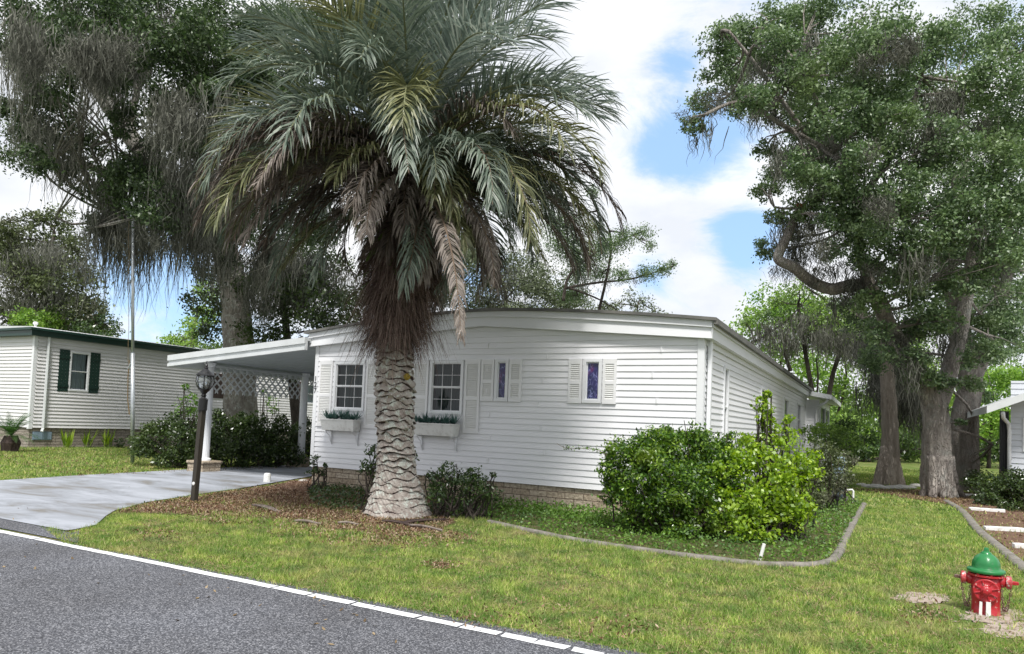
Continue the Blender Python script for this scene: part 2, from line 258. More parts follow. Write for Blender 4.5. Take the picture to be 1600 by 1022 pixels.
    n = t.nodes.new('ShaderNodeTexNoise'); n.inputs['Scale'].default_value = 4; t.links.new(tcn.outputs['Object'], n.inputs['Vector'])
    r = t.nodes.new('ShaderNodeValToRGB'); e = r.color_ramp.elements; e[0].position = .35; e[0].color = (.006, .012, .06, 1); e[1].position = .72; e[1].color = (.13, .008, .07, 1); k = e.new(.55); k.color = (.022, .018, .12, 1); t.links.new(n.outputs['Fac'], r.inputs[0])
    v = t.nodes.new('ShaderNodeTexVoronoi'); v.feature = 'DISTANCE_TO_EDGE'; v.inputs['Scale'].default_value = 13; v.inputs['Randomness'].default_value = 1
    wv = t.nodes.new('ShaderNodeMapping'); wv.inputs['Scale'].default_value = (1.6, 1, .8); t.links.new(tcn.outputs['Object'], wv.inputs[0]); t.links.new(wv.outputs[0], v.inputs['Vector'])
    mr = t.nodes.new('ShaderNodeMapRange'); mr.inputs['From Min'].default_value = .0; mr.inputs['From Max'].default_value = .09; mr.inputs['To Min'].default_value = .75; mr.inputs['To Max'].default_value = 0; t.links.new(v.outputs['Distance'], mr.inputs['Value'])
    n3 = t.nodes.new('ShaderNodeTexNoise'); n3.inputs['Scale'].default_value = 9; t.links.new(tcn.outputs['Object'], n3.inputs['Vector'])
    m2 = t.nodes.new('ShaderNodeMapRange'); m2.inputs['From Min'].default_value = .45; m2.inputs['From Max'].default_value = .6; t.links.new(n3.outputs['Fac'], m2.inputs['Value'])
    mu = t.nodes.new('ShaderNodeMath'); mu.operation = 'MULTIPLY'; t.links.new(mr.outputs[0], mu.inputs[0]); t.links.new(m2.outputs[0], mu.inputs[1])
    x = t.nodes.new('ShaderNodeMix'); x.data_type = 'RGBA'; t.links.new(mu.outputs[0], x.inputs[0]); t.links.new(r.outputs[0], x.inputs[6]); x.inputs[7].default_value = (.35, .38, .75, 1); t.links.new(x.outputs[2], b.inputs['Base Color'])
    M['stained'] = m
special_mats()

# ------------------------------------------------------------------ mesh helpers
W = {}
def V3(p): return Vector((float(p[0]), float(p[1]), float(p[2])))
def setp(o, label=None, cat=None, group=None, kind=None):
    if label: o['label'] = label
    if cat: o['category'] = cat
    if group: o['group'] = group
    if kind: o['kind'] = kind
    return o
def thing(name, loc, label, cat, group=None):
    o = bpy.data.objects.new(name, None); o.empty_display_size = .2; col.objects.link(o); o.location = V3(loc); W[o.name] = V3(loc)
    return setp(o, label, cat, group)
def link(name, me, parent, loc, smooth):
    if smooth: me.polygons.foreach_set('use_smooth', [True]*len(me.polygons))
    o = bpy.data.objects.new(name, me); col.objects.link(o)
    base = W[parent.name] if parent else (V3(loc) if loc is not None else Vector((0, 0, 0)))
    if base.length: me.transform(Matrix.Translation(-base))
    W[o.name] = base
    if parent: o.parent = parent
    else: o.location = base
    return o
class MB:
    def __init__(s): s.v = []; s.f = []
    def add(s, vs, fs):
        k = len(s.v); s.v += [tuple(map(float, v)) for v in vs]; s.f += [tuple(i+k for i in f) for f in fs]; return s
    def box(s, a, b):
        (x0, y0, z0), (x1, y1, z1) = a, b
        return s.hexa([(x0, y0, z0), (x1, y0, z0), (x1, y1, z0), (x0, y1, z0)], [(x0, y0, z1), (x1, y0, z1), (x1, y1, z1), (x0, y1, z1)])
    def hexa(s, lo_, hi):
        return s.add(list(lo_)+list(hi), [(3, 2, 1, 0), (4, 5, 6, 7), (0, 1, 5, 4), (1, 2, 6, 5), (2, 3, 7, 6), (3, 0, 4, 7)])
    def tube(s, pts, rad, n=10, cap=True, jit=0, rng=None, flat=None):
        pts = [np.array(p, float) for p in pts]; m = len(pts)
        rad = [rad]*m if isinstance(rad, (int, float)) else list(rad)
        k = len(s.v); prev = None
        for i, p in enumerate(pts):
            t = pts[min(i+1, m-1)]-pts[max(i-1, 0)]; t = t/(np.linalg.norm(t)+1e-9)
            if prev is None:
                a = np.array([1., 0, 0]) if abs(t[0]) < .9 else np.array([0, 1., 0])
            else: a = prev
            u = a-t*(a@t); u /= np.linalg.norm(u)+1e-9; prev = u; vv = np.cross(t, u)
            for j in range(n):
                th = 2*math.pi*j/n; r = rad[i]*(1+(rng.uniform(-jit, jit) if jit else 0))
                q = p+(u*math.cos(th)+vv*math.sin(th))*r; s.v.append(tuple(q))
        for i in range(m-1):
            for j in range(n):
                a0 = k+i*n+j; a1 = k+i*n+(j+1) % n; s.f.append((a0, a1, a1+n, a0+n))
        if cap: s.f.append(tuple(k+j for j in range(n))[::-1]); s.f.append(tuple(k+(m-1)*n+j for j in range(n)))
        return s
    def lathe(s, c, prof, n=24, axis=(0, 0, 1), fn=None):
        ax = np.array(axis, float); ax /= np.linalg.norm(ax); a = np.array([1., 0, 0]) if abs(ax[0]) < .9 else np.array([0, 1., 0])
        u = a-ax*(a@ax); u /= np.linalg.norm(u); vv = np.cross(ax, u); k = len(s.v); c = np.array(c, float)
        for i, (r, h) in enumerate(prof):
            for j in range(n):
                th = 2*math.pi*j/n; rr = r if fn is None else r*fn(th, h)
                s.v.append(tuple(c+ax*h+(u*math.cos(th)+vv*math.sin(th))*rr))
        for i in range(len(prof)-1):
            for j in range(n):
                a0 = k+i*n+j; a1 = k+i*n+(j+1) % n; s.f.append((a0, a1, a1+n, a0+n))
        s.f.append(tuple(k+j for j in range(n))[::-1]); s.f.append(tuple(k+(len(prof)-1)*n+j for j in range(n)))
        return s
    def build(s, name, material, parent=None, loc=None, smooth=False, bevel=0):
        me = bpy.data.meshes.new(name); me.from_pydata(s.v, [], s.f); me.materials.append(material)
        o = link(name, me, parent, loc, smooth)
        if bevel:
            b = o.modifiers.new('bevel', 'BEVEL'); b.width = bevel; b.segments = 2; b.limit_method = 'ANGLE'
        return o
def npmesh(name, V, k, material, parent=None, loc=None, smooth=False):
    V = np.ascontiguousarray(V.reshape(-1, 3), dtype=np.float32); nv = len(V); nf = nv//k
    me = bpy.data.meshes.new(name); me.vertices.add(nv); me.vertices.foreach_set('co', V.ravel())
    me.loops.add(nv); me.loops.foreach_set('vertex_index', np.arange(nv, dtype=np.int32))
    me.polygons.add(nf); me.polygons.foreach_set('loop_start', np.arange(0, nv, k, dtype=np.int32))
    me.update(calc_edges=True); me.materials.append(material)
    return link(name, me, parent, loc, smooth)

# ------------------------------------------------------------------ foliage helpers
def unit(a): return a/(np.linalg.norm(a, axis=-1, keepdims=True)+1e-9)
def leaves(rng, P, size, aspect=.5, up=.35, fold=.0):
    n = len(P); d = unit(rng.normal(size=(n, 3))+np.array([0, 0, -.1])); nm = unit(rng.normal(size=(n, 3))+np.array([0, 0, up*2])); s = unit(np.cross(d, nm))
    L_ = (size*rng.uniform(.65, 1.35, n))[:, None]; w_ = L_*aspect/2
    b = P-d*L_/2; return np.stack([b, P-d*L_*.05+s*w_, P+d*L_/2, P-d*L_*.05-s*w_], 1)
def blob_points(rng, c, r, n, subs=18, sig=.26, flat=.8):
    c = np.array(c, float); r = np.array(r if hasattr(r, '__len__') else (r, r, r*flat), float)
    d = unit(rng.normal(size=(subs, 3))); rad = rng.uniform(.25, 1.0, subs)**.6
    cs = c+d*rad[:, None]*r; idx = rng.integers(0, subs, n); rm = r.mean()
    return cs[idx]+rng.normal(size=(n, 3))*sig*rm*np.array([1, 1, .7])
def crown(rng, blobs, dens, size, aspect=.5, subs=18, sig=.24, flat=.8):
    out_ = []
    for (c, r) in blobs:
        rm = r if not hasattr(r, '__len__') else float(np.mean(r)); n = max(60, int(dens*3.14*rm*rm/(size*size*aspect*.5)*.8))
        out_.append(leaves(rng, blob_points(rng, c, r, n, max(6, subs), sig, flat), size, aspect))
    return np.concatenate(out_)
def pxblobs(rng, lst, dmin, dmax):
    o = []
    for b in lst:
        x, y, r = b[:3]; D = b[3] if len(b) > 3 else rng.uniform(dmin, dmax); o.append((PD(x, y, D), r*D/F))
    return o
def moss_strands(rng, anchors, per, lo_, hi, wd=.03, spread=.25):
    out_ = []
    for a in anchors:
        L0 = rng.uniform(lo_, hi)*(a[3] if len(a) > 3 else 1); a = a[:3]; m = max(3, int(per*rng.uniform(.6, 1.3))); seg = 5
        o = np.array(a)+rng.normal(size=(m, 3))*spread*np.array([1, 1, .5]); ln = L0*rng.uniform(.35, 1, m)
        az = rng.uniform(0, math.pi, m); sd = np.stack([np.cos(az), np.sin(az), np.zeros(m)], 1); drift = rng.normal(size=(m, 3))*.07*np.array([1, 1, 0])
        conv = (np.array(a)-o)*np.array([.45, .45, 0])
        prev = o; pw = np.full(m, wd*.6)
        for k in range(seg):
            t = (k+1)/seg; q = o+conv*t+drift*t*ln[:, None]+rng.normal(size=(m, 3))*.055; q[:, 2] = o[:, 2]-ln*t
            w_ = wd*(1.15-t)*rng.uniform(.5, 1.3, m) if k < seg-1 else np.full(m, .003)
            out_.append(np.stack([prev-sd*pw[:, None]/2, prev+sd*pw[:, None]/2, q+sd*w_[:, None]/2, q-sd*w_[:, None]/2], 1)); prev = q; pw = w_
    return np.concatenate(out_)
def limb(mb, rng, pts, r0, r1, n=9, sub=4, wob=.0, jit=.06):
    pts = [np.array(p, float) for p in pts]; P = []
    for i in range(len(pts)-1):
        p0 = pts[max(i-1, 0)]; p1 = pts[i]; p2 = pts[i+1]; p3 = pts[min(i+2, len(pts)-1)]
        for k in range(sub):
            t = k/sub; P.append(.5*((2*p1)+(-p0+p2)*t+(2*p0-5*p1+4*p2-p3)*t*t+(-p0+3*p1-3*p2+p3)*t**3)+rng.normal(size=3)*wob)
    P.append(pts[-1]); m = len(P); mb.tube(P, [r0+(r1-r0)*(i/(m-1))**.8 for i in range(m)], n, True, jit, rng); return P
def twigs(mb, rng, starts, blobs, r=.05, frac=1.0):
    S = np.array(starts)
    for (c, rr) in blobs:
        if rng.random() > frac: continue
        d = np.linalg.norm(S-c, axis=1); s = S[np.argmin(d)]; mid = (s+c)/2+rng.normal(size=3)*.12*np.linalg.norm(c-s)
        limb(mb, rng, [s, mid, c], r, .015, 5, 3)
        for _ in range(4):
            e = c+unit(rng.normal(size=3))*(rr if not hasattr(rr, '__len__') else rr[0])*.8; limb(mb, rng, [mid, (mid+e)/2+rng.normal(size=3)*.1, e], r*.45, .008, 4, 2)
def inpoly(P, poly):
    x, y = P[:, 0], P[:, 1]; ins = np.zeros(len(P), bool); m = len(poly)
    for i in range(m):
        x0, y0 = poly[i][:2]; x1, y1 = poly[(i+1) % m][:2]
        c = ((y0 > y) != (y1 > y)) & (x < (x1-x0)*(y-y0)/((y1-y0) if y1 != y0 else 1e-9)+x0); ins ^= c
    return ins
def scatter(rng, poly, n):
    a = np.array([p[:2] for p in poly]); lo_, hi = a.min(0), a.max(0); P = rng.uniform(lo_, hi, size=(n, 2)); P = P[inpoly(P, poly)]
    return np.concatenate([P, np.zeros((len(P), 1))], 1)
def sheet(name, poly, z, material, kind='structure', jit=0, rng=None, sub=6, h=0):
    P = []
    for i in range(len(poly)):
        a = np.array(poly[i][:2]); b = np.array(poly[(i+1) % len(poly)][:2])
        for k in range(sub if jit else 1): P.append(a+(b-a)*k/(sub if jit else 1)+(rng.normal(size=2)*jit if jit else 0))
    mb = MB(); n = len(P); top = [(p[0], p[1], z) for p in P]
    from mathutils.geometry import tessellate_polygon
    tris = tessellate_polygon([[Vector(t) for t in top]])
    tris = [t if ((P[t[1]][0]-P[t[0]][0])*(P[t[2]][1]-P[t[0]][1])-(P[t[1]][1]-P[t[0]][1])*(P[t[2]][0]-P[t[0]][0])) > 0 else t[::-1] for t in tris]
    mb.add(top, tris)
    o = mb.build(name, material); o['kind'] = kind; return o

# ------------------------------------------------------------------ the ground
rg = np.random.default_rng(3)
sheet('ground', [(-300, -100), (300, -100), (300, 600), (-300, 600)], 0, M['turf'])
sheet('road', [(-120, -6), (120, -6), (120, 4.98), (-120, 5.15)], .004, M['asphalt'])
# white edge line, cracked into lengths
mb = MB(); segs = []
brk = [-30, -24, -18, -12.4, -9.02, -8.52, -5.0, -4.55, -4.05, -3.83, -3.33, -2.92, -2.56, -2.26, -1.98, -1.72, -1.45, -1.1, -.7, -.2, .5, 1.5, 3, 6]
for a, b in zip(brk[:-1], brk[1:]):
    if b < -6.9: ya, yb = 5.14, 5.13
    y0 = 5.02 if a < -5 else 4.99-.10*(a+5)/4.0; y1 = 5.02 if b < -5 else 4.99-.10*(b+5)/4.0
    if a < -8: y0 += .07*min(1, (-8-a)/2)
    if b < -8: y1 += .07*min(1, (-8-b)/2)
    g = .012; s = rg.uniform(-.02, .02); n = max(2, int((b-a)/.12))
    up = [(a+g+(b-a-2*g)*k/n+s*0, y0+(y1-y0)*k/n-.02+rg.uniform(-.006, .006)) for k in range(n+1)]
    dn = [(a+g+s+(b-a-2*g)*k/n, y0+(y1-y0)*k/n-.125+rg.uniform(-.007, .007)) for k in range(n+1)]
    for k in range(n): mb.add([(*dn[k], .009), (*dn[k+1], .009), (*up[k+1], .009), (*up[k], .009)], [(0, 1, 2, 3)])
o = mb.build('road_edge_line', M['line']); o['kind'] = 'structure'
# driveway
drive_poly = [G(-420, 745), G(-200, 792), G(0, 812), G(102, 831), G(118, 829), G(150, 822), G(165, 808), G(180, 799), G(230, 786), G(300, 775), G(370, 765), G(440, 753), G(487, 745), (-11.8, 12.9, 0), (-11.8, 30, 0), (-17.0, 30, 0), (-17.0, 13.9, 0), G(250, 737), G(120, 744), G(0, 752)]
sheet('driveway', drive_poly, .02, M['drive'])
apron = [G(-420, 742), G(0, 811), G(105, 833), G(122, 832), G(0, 818), G(-420, 760)]
sheet('driveway_apron', [G(-420, 742), G(-200, 790), G(0, 811), G(112, 834), G(124, 830), (-8.4, 5.10, 0), (-12, 5.12, 0), (-30, 5.13, 0)], .0125, M['asphalt'])
# mulch, bed and bare patches
mulch_poly = [G(172, 803), G(230, 788), G(300, 777), G(370, 767), G(440, 755), G(487, 747), (-10.5, 12.4, 0), (-8.3, 12.3, 0), G(700, 775), G(690, 796), G(712, 814), G(690, 830), G(630, 838), G(560, 832), G(470, 818), G(390, 810), G(300, 806), G(230, 802)]
sheet('mulch_bed', mulch_poly, .009, M['soil'], jit=.05, rng=rg)
curb_px = [(765, 816), (830, 831), (900, 845), (1000, 860), (1100, 873), (1180, 882), (1255, 884), (1295, 879), (1312, 862), (1322, 838), (1336, 812), (1350, 788)]
bed_poly = [G(*p) for p in curb_px]+[G(1290, 765), (-2.8, 14, 0), (-2.8, 12.45, 0), (-8.6, 12.4, 0), G(720, 800)]
sheet('planting_bed', bed_poly, .006, M['bed'])
rcurb_px = [(1478, 783), (1502, 798), (1528, 828), (1560, 855), (1600, 888), (1680, 955)]
rbed = [G(*p) for p in rcurb_px]+[G(2100, 955), G(2000, 790), G(1600, 772), G(1480, 772)]
sheet('soil_bed', rbed, .006, M['soil'])
for i, (cx, cy, rx, ry) in enumerate([(1552, 962, 52, 12), (1590, 985, 60, 12), (1440, 935, 45, 9), (1520, 975, 40, 9)]):
    sheet('bare_sand', [G(cx+rx*math.cos(a), cy+ry*math.sin(a)) for a in np.linspace(0, 2*math.pi, 15)[:-1]], .005+.0007*i, M['sand'], jit=.03, rng=rg)
oak_soil_patch = [G(1330, 764), G(1450, 766), G(1540, 772), G(1500, 790), G(1440, 783), G(1380, 772)]  # patch of bare soil at the foot of the oaks
sheet('bare_soil', oak_soil_patch, .0095, M['soil'], jit=.06, rng=rg)

def lawn():
    rng = np.random.default_rng(11)
    def vis(P, marg=40):
        d = P-C0; z = d@FW; x = PX0+F*(d@RT)/z; y = PY0-F*(d@UP)/z; return (z > 1) & (x > -marg) & (x < 1600+marg) & (y < 1022+marg)
    def blades(P, h, w_, lean=.6):
        n = len(P); az = rng.uniform(0, 2*math.pi, n); sd = np.stack([np.cos(az), np.sin(az), np.zeros(n)], 1)
        hh = (h*np.ones(n)*rng.uniform(.4, 1.5, n))[:, None]; ln = np.concatenate([rng.normal(size=(n, 2))*lean, np.ones((n, 1))], 1); ln = unit(ln)
        return np.stack([P-sd*w_/2, P+sd*w_/2, P+ln*hh], 1)
    def ok(P, soft=.16):
        Q = P[:, :2]+rng.normal(size=(len(P), 2))*soft; k = np.ones(len(P), bool)
        wdy = .5+.5*np.sin(P[:, 0]*2.3+1.7*np.sin(P[:, 1]*1.9))*np.cos(P[:, 1]*3.1+P[:, 0]); thr = np.where(P[:, 1] < 9.6, .12+.75*wdy**2, .05+.35*wdy**3)+np.where(P[:, 0] > -7, .15, 0)
        for poly in (mulch_poly, oak_soil_patch): k &= ~(inpoly(Q, poly) & (rng.random(len(P)) > thr))
        k &= ~((P[:, 0] < -8.5) & (P[:, 1] < 5.0+.35*(-P[:, 0]-8.5)))
        k &= ~(inpoly(Q, rbed) & (rng.random(len(P)) > .08)); k &= ~inpoly(Q*1.0+0*soft, bed_poly)
        k &= ~inpoly(P[:, :2]+rng.normal(size=(len(P), 2))*.025, drive_poly)
        for (cx, cy, rx, ry) in [(1552, 962, 52, 12), (1590, 985, 60, 12), (1440, 935, 45, 9), (1520, 975, 40, 9), (1480, 945, 60, 14)]:
            a = G(cx, cy); e = np.linalg.norm(G(cx+rx, cy)-a); f = np.linalg.norm(G(cx, cy+ry)-a); d = Q-a[:2]; dr = a[:2]/np.linalg.norm(a[:2]); t = d@dr; u = d@np.array([-dr[1], dr[0]])
            k &= ~(((u/e)**2+(t/f)**2 < 1) & (rng.random(len(P)) > .22))
        k &= P[:, 1] > 5.0+rng.uniform(-.04, .06, len(P)); k &= ~((P[:, 0] > -12) & (P[:, 0] < -2.8) & (P[:, 1] > 12.4)); return k
    parts = []
    for (y0, y1, x0, x1, dens, h, w_) in [(4.95, 7.2, -11, 1.8, 5200, .045, .0075), (7.2, 10.5, -13, 3.6, 3000, .05, .010), (10.5, 19, -4, 7, 1100, .055, .015), (19, 45, -4, 10, 260, .06, .035), (5, 30, -48, -14, 380, .06, .026)]:
        n = int((y1-y0)*(x1-x0)*dens); P = np.stack([rng.uniform(x0, x1, n), rng.uniform(y0, y1, n), np.zeros(n)], 1); P = P[vis(P)]; P = P[ok(P)]
        # tufts: keep clumped
        cell = np.floor(P[:, :2]/.09).astype(np.int64); hsh = ((cell[:, 0]*73856093) ^ (cell[:, 1]*19349663)) % 997/997.
        P = P[rng.random(len(P)) < .35+.9*hsh]
        hv = .55+.9*np.clip(.5+.5*np.sin(P[:, 0]*3.1+np.sin(P[:, 1]*2.7)*2)*np.sin(P[:, 1]*4.3+np.sin(P[:, 0]*1.9)*2), 0, 1); parts.append(blades(P, h*hv, w_))
    # long weeds and tall tufts
    P = np.stack([rng.uniform(-9, 3, 500), rng.uniform(5.1, 12, 500), np.zeros(500)], 1); P = P[ok(P)]
    T = np.repeat(P, 26, 0)+rng.normal(size=(len(P)*26, 3))*np.array([.05, .05, 0]); parts.append(blades(T, .085, .009, .9))
    o = npmesh('lawn_grass', np.concatenate(parts), 3, M['grass']); setp(o, 'patchy green lawn with straw coloured dry grass around the house', 'grass', kind='stuff')
    # clipped dead thatch lying flat
    P = np.stack([rng.uniform(-9.5, 2, 60000), rng.uniform(5.0, 13, 60000), np.full(60000, .012)], 1); P = P[vis(P)]; P = P[ok(P)]
    az = rng.uniform(0, 2*math.pi, len(P)); d = np.stack([np.cos(az), np.sin(az), rng.uniform(-.1, .4, len(P))], 1)*rng.uniform(.02, .05, len(P))[:, None]; s = np.stack([-np.sin(az), np.cos(az), np.zeros(len(P))], 1)*.0035
    o = npmesh('dry_thatch', np.stack([P-s, P+s, P+d+s, P+d-s], 1), 4, M['litter']); setp(o, 'dry straw thatch lying between the lawn blades', 'thatch', kind='stuff')
    P = np.array([G(rng.uniform(0, 1000), rng.uniform(745, 1010)) for _ in range(260)]); P = P[(inpoly(P, drive_poly) & (rng.random(260) < .5)) | (P[:, 1] < 4.9)]; P = P[P[:, 1] > 3.6+rng.exponential(.5, len(P))]; P[:, 2] = np.where(P[:, 1] < 5, .012, .03)
    q = leaves(rng, P, .045, .5, 4.); o = npmesh('fallen_leaves', q, 4, M['litter']); setp(o, 'few dry leaves scattered on the driveway and the road edge', 'fallen leaves', kind='stuff')
    # mulch chips
    P = scatter(rng, mulch_poly, 60000); P = P[(rng.random(len(P)) < np.where(P[:, 1] < 11.3, 1, .25))]; P[:, 2] = rng.uniform(.012, .035, len(P))
    sp = []
    for (cx, cy, sx, sy, n_) in [(480, 828, 60, 10, 900), (590, 845, 70, 9, 1300), (700, 840, 40, 8, 700), (360, 815, 60, 5, 500), (690, 885, 20, 5, 200), (980, 985, 60, 16, 110), (800, 960, 80, 20, 90), (1450, 960, 40, 12, 200), (740, 970, 40, 9, 60), (250, 835, 40, 8, 200)]:
        for _ in range(n_): sp.append(G(rng.normal(cx, sx*.6), rng.normal(cy, sy*.7)))
    P = np.concatenate([P, np.array(sp)]); P[:, 2] = np.maximum(P[:, 2], rng.uniform(.015, .04, len(P)))
    q = leaves(rng, P, .045, .35, 1.2); q[..., 2] = np.maximum(q[..., 2], .01); o = npmesh('mulch_chips', q, 4, M['mulch_chip']); setp(o, 'reddish brown bark mulch chips between the driveway and the palm', 'mulch', kind='stuff')
    P = scatter(rng, rbed, 9000); P[:, 2] = .02; P2 = scatter(rng, oak_soil_patch, 5000); P2[:, 2] = .02; P3 = scatter(rng, [G(-20, 700), G(260, 705), G(560, 730), G(300, 738), G(120, 745), G(-20, 716)], 6000); P3[:, 2] = .02
    P = np.concatenate([P, P2, P3]); o = npmesh('leaf_litter', leaves(rng, P, .06, .5, 1.2), 4, M['litter']); setp(o, 'brown leaf litter under the shrubs and oaks', 'leaf litter', kind='stuff')
lawn()
def grass_hues():
    t = M['grass'].node_tree; d = [n for n in t.nodes if n.type == 'BSDF_DIFFUSE'][0]; src = d.inputs[0].links[0].from_socket; hs = [n for n in t.nodes if n.type == 'HUE_SAT'][0]
    tcn = t.nodes.new('ShaderNodeTexCoord'); n = t.nodes.new('ShaderNodeTexNoise'); n.inputs['Scale'].default_value = 3.2; n.inputs['Detail'].default_value = 3; t.links.new(tcn.outputs['Object'], n.inputs['Vector'])
    r = t.nodes.new('ShaderNodeValToRGB'); e = r.color_ramp.elements; e[0].position = .36; e[0].color = (.48, .62, .5, 1); e[1].position = .66; e[1].color = (1.35, 1.25, 1.1, 1)
    t.links.new(n.outputs['Fac'], r.inputs[0]); x = t.nodes.new('ShaderNodeMix'); x.data_type = 'RGBA'; x.blend_type = 'MULTIPLY'; x.inputs[0].default_value = 1; t.links.new(src, x.inputs[6]); t.links.new(r.outputs[0], x.inputs[7])
    t.links.new(x.outputs[2], d.inputs[0]); t.links.new(x.outputs[2], hs.inputs['Color'])
grass_hues()

# ------------------------------------------------------------------ wall systems
class Plane:
    def __init__(s, kind, c): s.k = kind; s.c = c
    def P(s, u, d, z):      # d outward
        if s.k == 'front': return (u, s.c-d, z)
        return (s.c+d, u, z)
    def box(s, mb, u0, u1, d0, d1, z0, z1):
        a, b = s.P(u0, d0, z0), s.P(u1, d1, z1); mb.box(tuple(map(min, a, b)), tuple(map(max, a, b))); return mb
def siding(pl, u0, u1, z0, z1, holes=(), e=.117, lip=.019, base=.002):
    mb = MB(); z = z0
    while z < z1-1e-4:
        zt = min(z+e, z1); cuts = sorted({z, zt} | {h for H in holes for h in H[2:4] if z < h < zt})
        for a, b in zip(cuts[:-1], cuts[1:]):
            iv = [(u0, u1)]
            for H in holes:
                if H[2] < b-1e-6 and H[3] > a+1e-6:
                    nv = []
                    for (p, q) in iv:
                        if H[1] <= p or H[0] >= q: nv.append((p, q)); continue
                        if H[0] > p: nv.append((p, H[0]))
                        if H[1] < q: nv.append((H[1], q))
                    iv = nv
            da = lip+(base-lip)*(a-z)/e; db = lip+(base-lip)*(b-z)/e
            for (p, q) in iv:
                mb.add([pl.P(p, da, a), pl.P(q, da, a), pl.P(q, db, b), pl.P(p, db, b)], [(0, 1, 2, 3)])
                if a == z: mb.add([pl.P(p, -.001, a), pl.P(q, -.001, a), pl.P(q, da, a), pl.P(p, da, a)], [(0, 1, 2, 3)])
        z = zt
    return mb
def window(pl, parent, u0, u1, z0, z1, cols=3, rows=2, sash=True, curtain='curtain', fw=.055, glassmat=None):
    f = MB(); pl.box(f, u0, u1, -.02, .045, z1-fw, z1); pl.box(f, u0, u1, -.02, .05, z0, z0+fw); pl.box(f, u0, u0+fw, -.02, .044, z0+fw, z1-fw); pl.box(f, u1-fw, u1, -.02, .044, z0+fw, z1-fw)
    fo = f.build('window', M['trim'], parent)
    s = MB(); zm = (z0+z1)/2; a0, a1, b0, b1 = u0+fw, u1-fw, z0+fw, z1-fw; t = .022
    zs = [(b0, zm), (zm, b1)] if sash else [(b0, b1)]
    for (q0, q1) in zs:
        d = .012 if q0 == b0 else .024
        pl.box(s, a0, a1, -.02, d, q0, q0+t); pl.box(s, a0, a1, -.02, d+.001, q1-t, q1); pl.box(s, a0, a0+t, -.02, d-.002, q0+t, q1-t); pl.box(s, a1-t, a1, -.02, d-.002, q0+t, q1-t)
        if cols:
            for k in range(1, cols): u = a0+(a1-a0)*k/cols; pl.box(s, u-.0045, u+.0045, -.012, -.004, q0+t, q1-t)
            for k in range(1, rows): q = q0+(q1-q0)*k/rows; pl.box(s, a0+t, a1-t, -.013, -.003, q-.0045, q+.0045)
    s.build('sash', M['trim'], fo)
    g = MB(); g.add([pl.P(a0, -.008, b0), pl.P(a1, -.008, b0), pl.P(a1, -.008, b1), pl.P(a0, -.008, b1)], [(0, 1, 2, 3)]); g.build('pane', glassmat or M['glass'], fo)
    if glassmat is None:
        c = MB(); n = 48; rr = random.Random(int(abs(u0)*100))
        ph = rr.random()*6
        vs = []
        for i in range(n+1):
            u = a0+(a1-a0)*i/n; dd = -.12+.022*math.sin(i*.9+ph)+.01*math.sin(i*2.3); vs += [pl.P(u, dd, b0-.03), pl.P(u, dd-.01, b1+.03)]
        c.add(vs, [(2*i, 2*i+2, 2*i+3, 2*i+1) for i in range(n)]); c.build('curtain', M[curtain], fo)
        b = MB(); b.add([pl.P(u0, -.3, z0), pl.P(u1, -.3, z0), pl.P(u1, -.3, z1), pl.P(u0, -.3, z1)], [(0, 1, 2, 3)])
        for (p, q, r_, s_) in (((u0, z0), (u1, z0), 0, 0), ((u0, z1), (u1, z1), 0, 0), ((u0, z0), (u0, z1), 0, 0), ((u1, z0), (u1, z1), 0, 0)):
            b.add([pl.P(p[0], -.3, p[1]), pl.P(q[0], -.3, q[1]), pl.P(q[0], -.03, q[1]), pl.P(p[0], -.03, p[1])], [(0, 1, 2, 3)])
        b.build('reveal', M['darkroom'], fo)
    return fo
def shutter(pl, parent, u0, u1, z0, z1):
    m = MB(); st = .05; zm = z0+(z1-z0)*.47
    pl.box(m, u0, u0+st, .012, .045, z0, z1); pl.box(m, u1-st, u1, .012, .045, z0, z1)
    for (a, b) in ((z0, z0+.09), (zm-.035, zm+.035), (z1-.1, z1)): pl.box(m, u0+st, u1-st, .0125, .044, a, b)
    o = m.build('shutter', M['shutter'], parent)
    s = MB()
    for (a, b) in ((z0+.09, zm-.035), (zm+.035, z1-.1)):
        n = int((b-a)/.036)
        for k in range(n):
            q = a+(b-a)*k/n; p0 = pl.P(u0+st, .036, q); h = (b-a)/n
            s.hexa([pl.P(u0+st, .040, q), pl.P(u1-st, .040, q), pl.P(u1-st, .034, q-.002), pl.P(u0+st, .034, q-.002)], [pl.P(u0+st, .022, q+h*.95), pl.P(u1-st, .022, q+h*.95), pl.P(u1-st, .016, q+h*.93), pl.P(u0+st, .016, q+h*.93)])
    s.build('louvers', M['louver'], o)
    return o

# ------------------------------------------------------------------ the white house
FY = 12.49; SX = -2.77; XL = -11.8; XC = -7.28; YE = 31.55
def arch_top(x): u = abs(x-XC)/(4.75); return 3.93-.35*u**1.6
def arch_bot(x): u = abs(x-XC)/(4.5); return 3.60-.34*u**1.05
house = thing('mobile_home', (XC, FY+9, 0), 'long white mobile home with lap siding, arched roofline and white shutters behind the palm', 'house')
FP = Plane('front', FY); SP = Plane('side', SX)
fw_ = [(-11.19, -10.29, 1.78, 2.90), (-8.53, -7.70, 1.78, 2.91), (-6.95, -6.64, 2.07, 2.93), (-5.03, -4.65, 2.08, 2.92)]
sw_ = [(14.2, 14.66, 1.3, 2.95), (19.08, 20.6, 1.6, 2.85), (23.96, 25.2, 1.6, 2.83), (28.05, 29.4, 1.6, 2.85)]
s = siding(FP, XL+.09, SX-.1, .46, 3.55, [(a+.02, b-.02, c+.02, d-.02) for a, b, c, d in fw_]); s2 = siding(FP, XC-1.9, XC+1.9, 3.55, 3.68); s.add(s2.v, s2.f)
rs = random.Random(5)
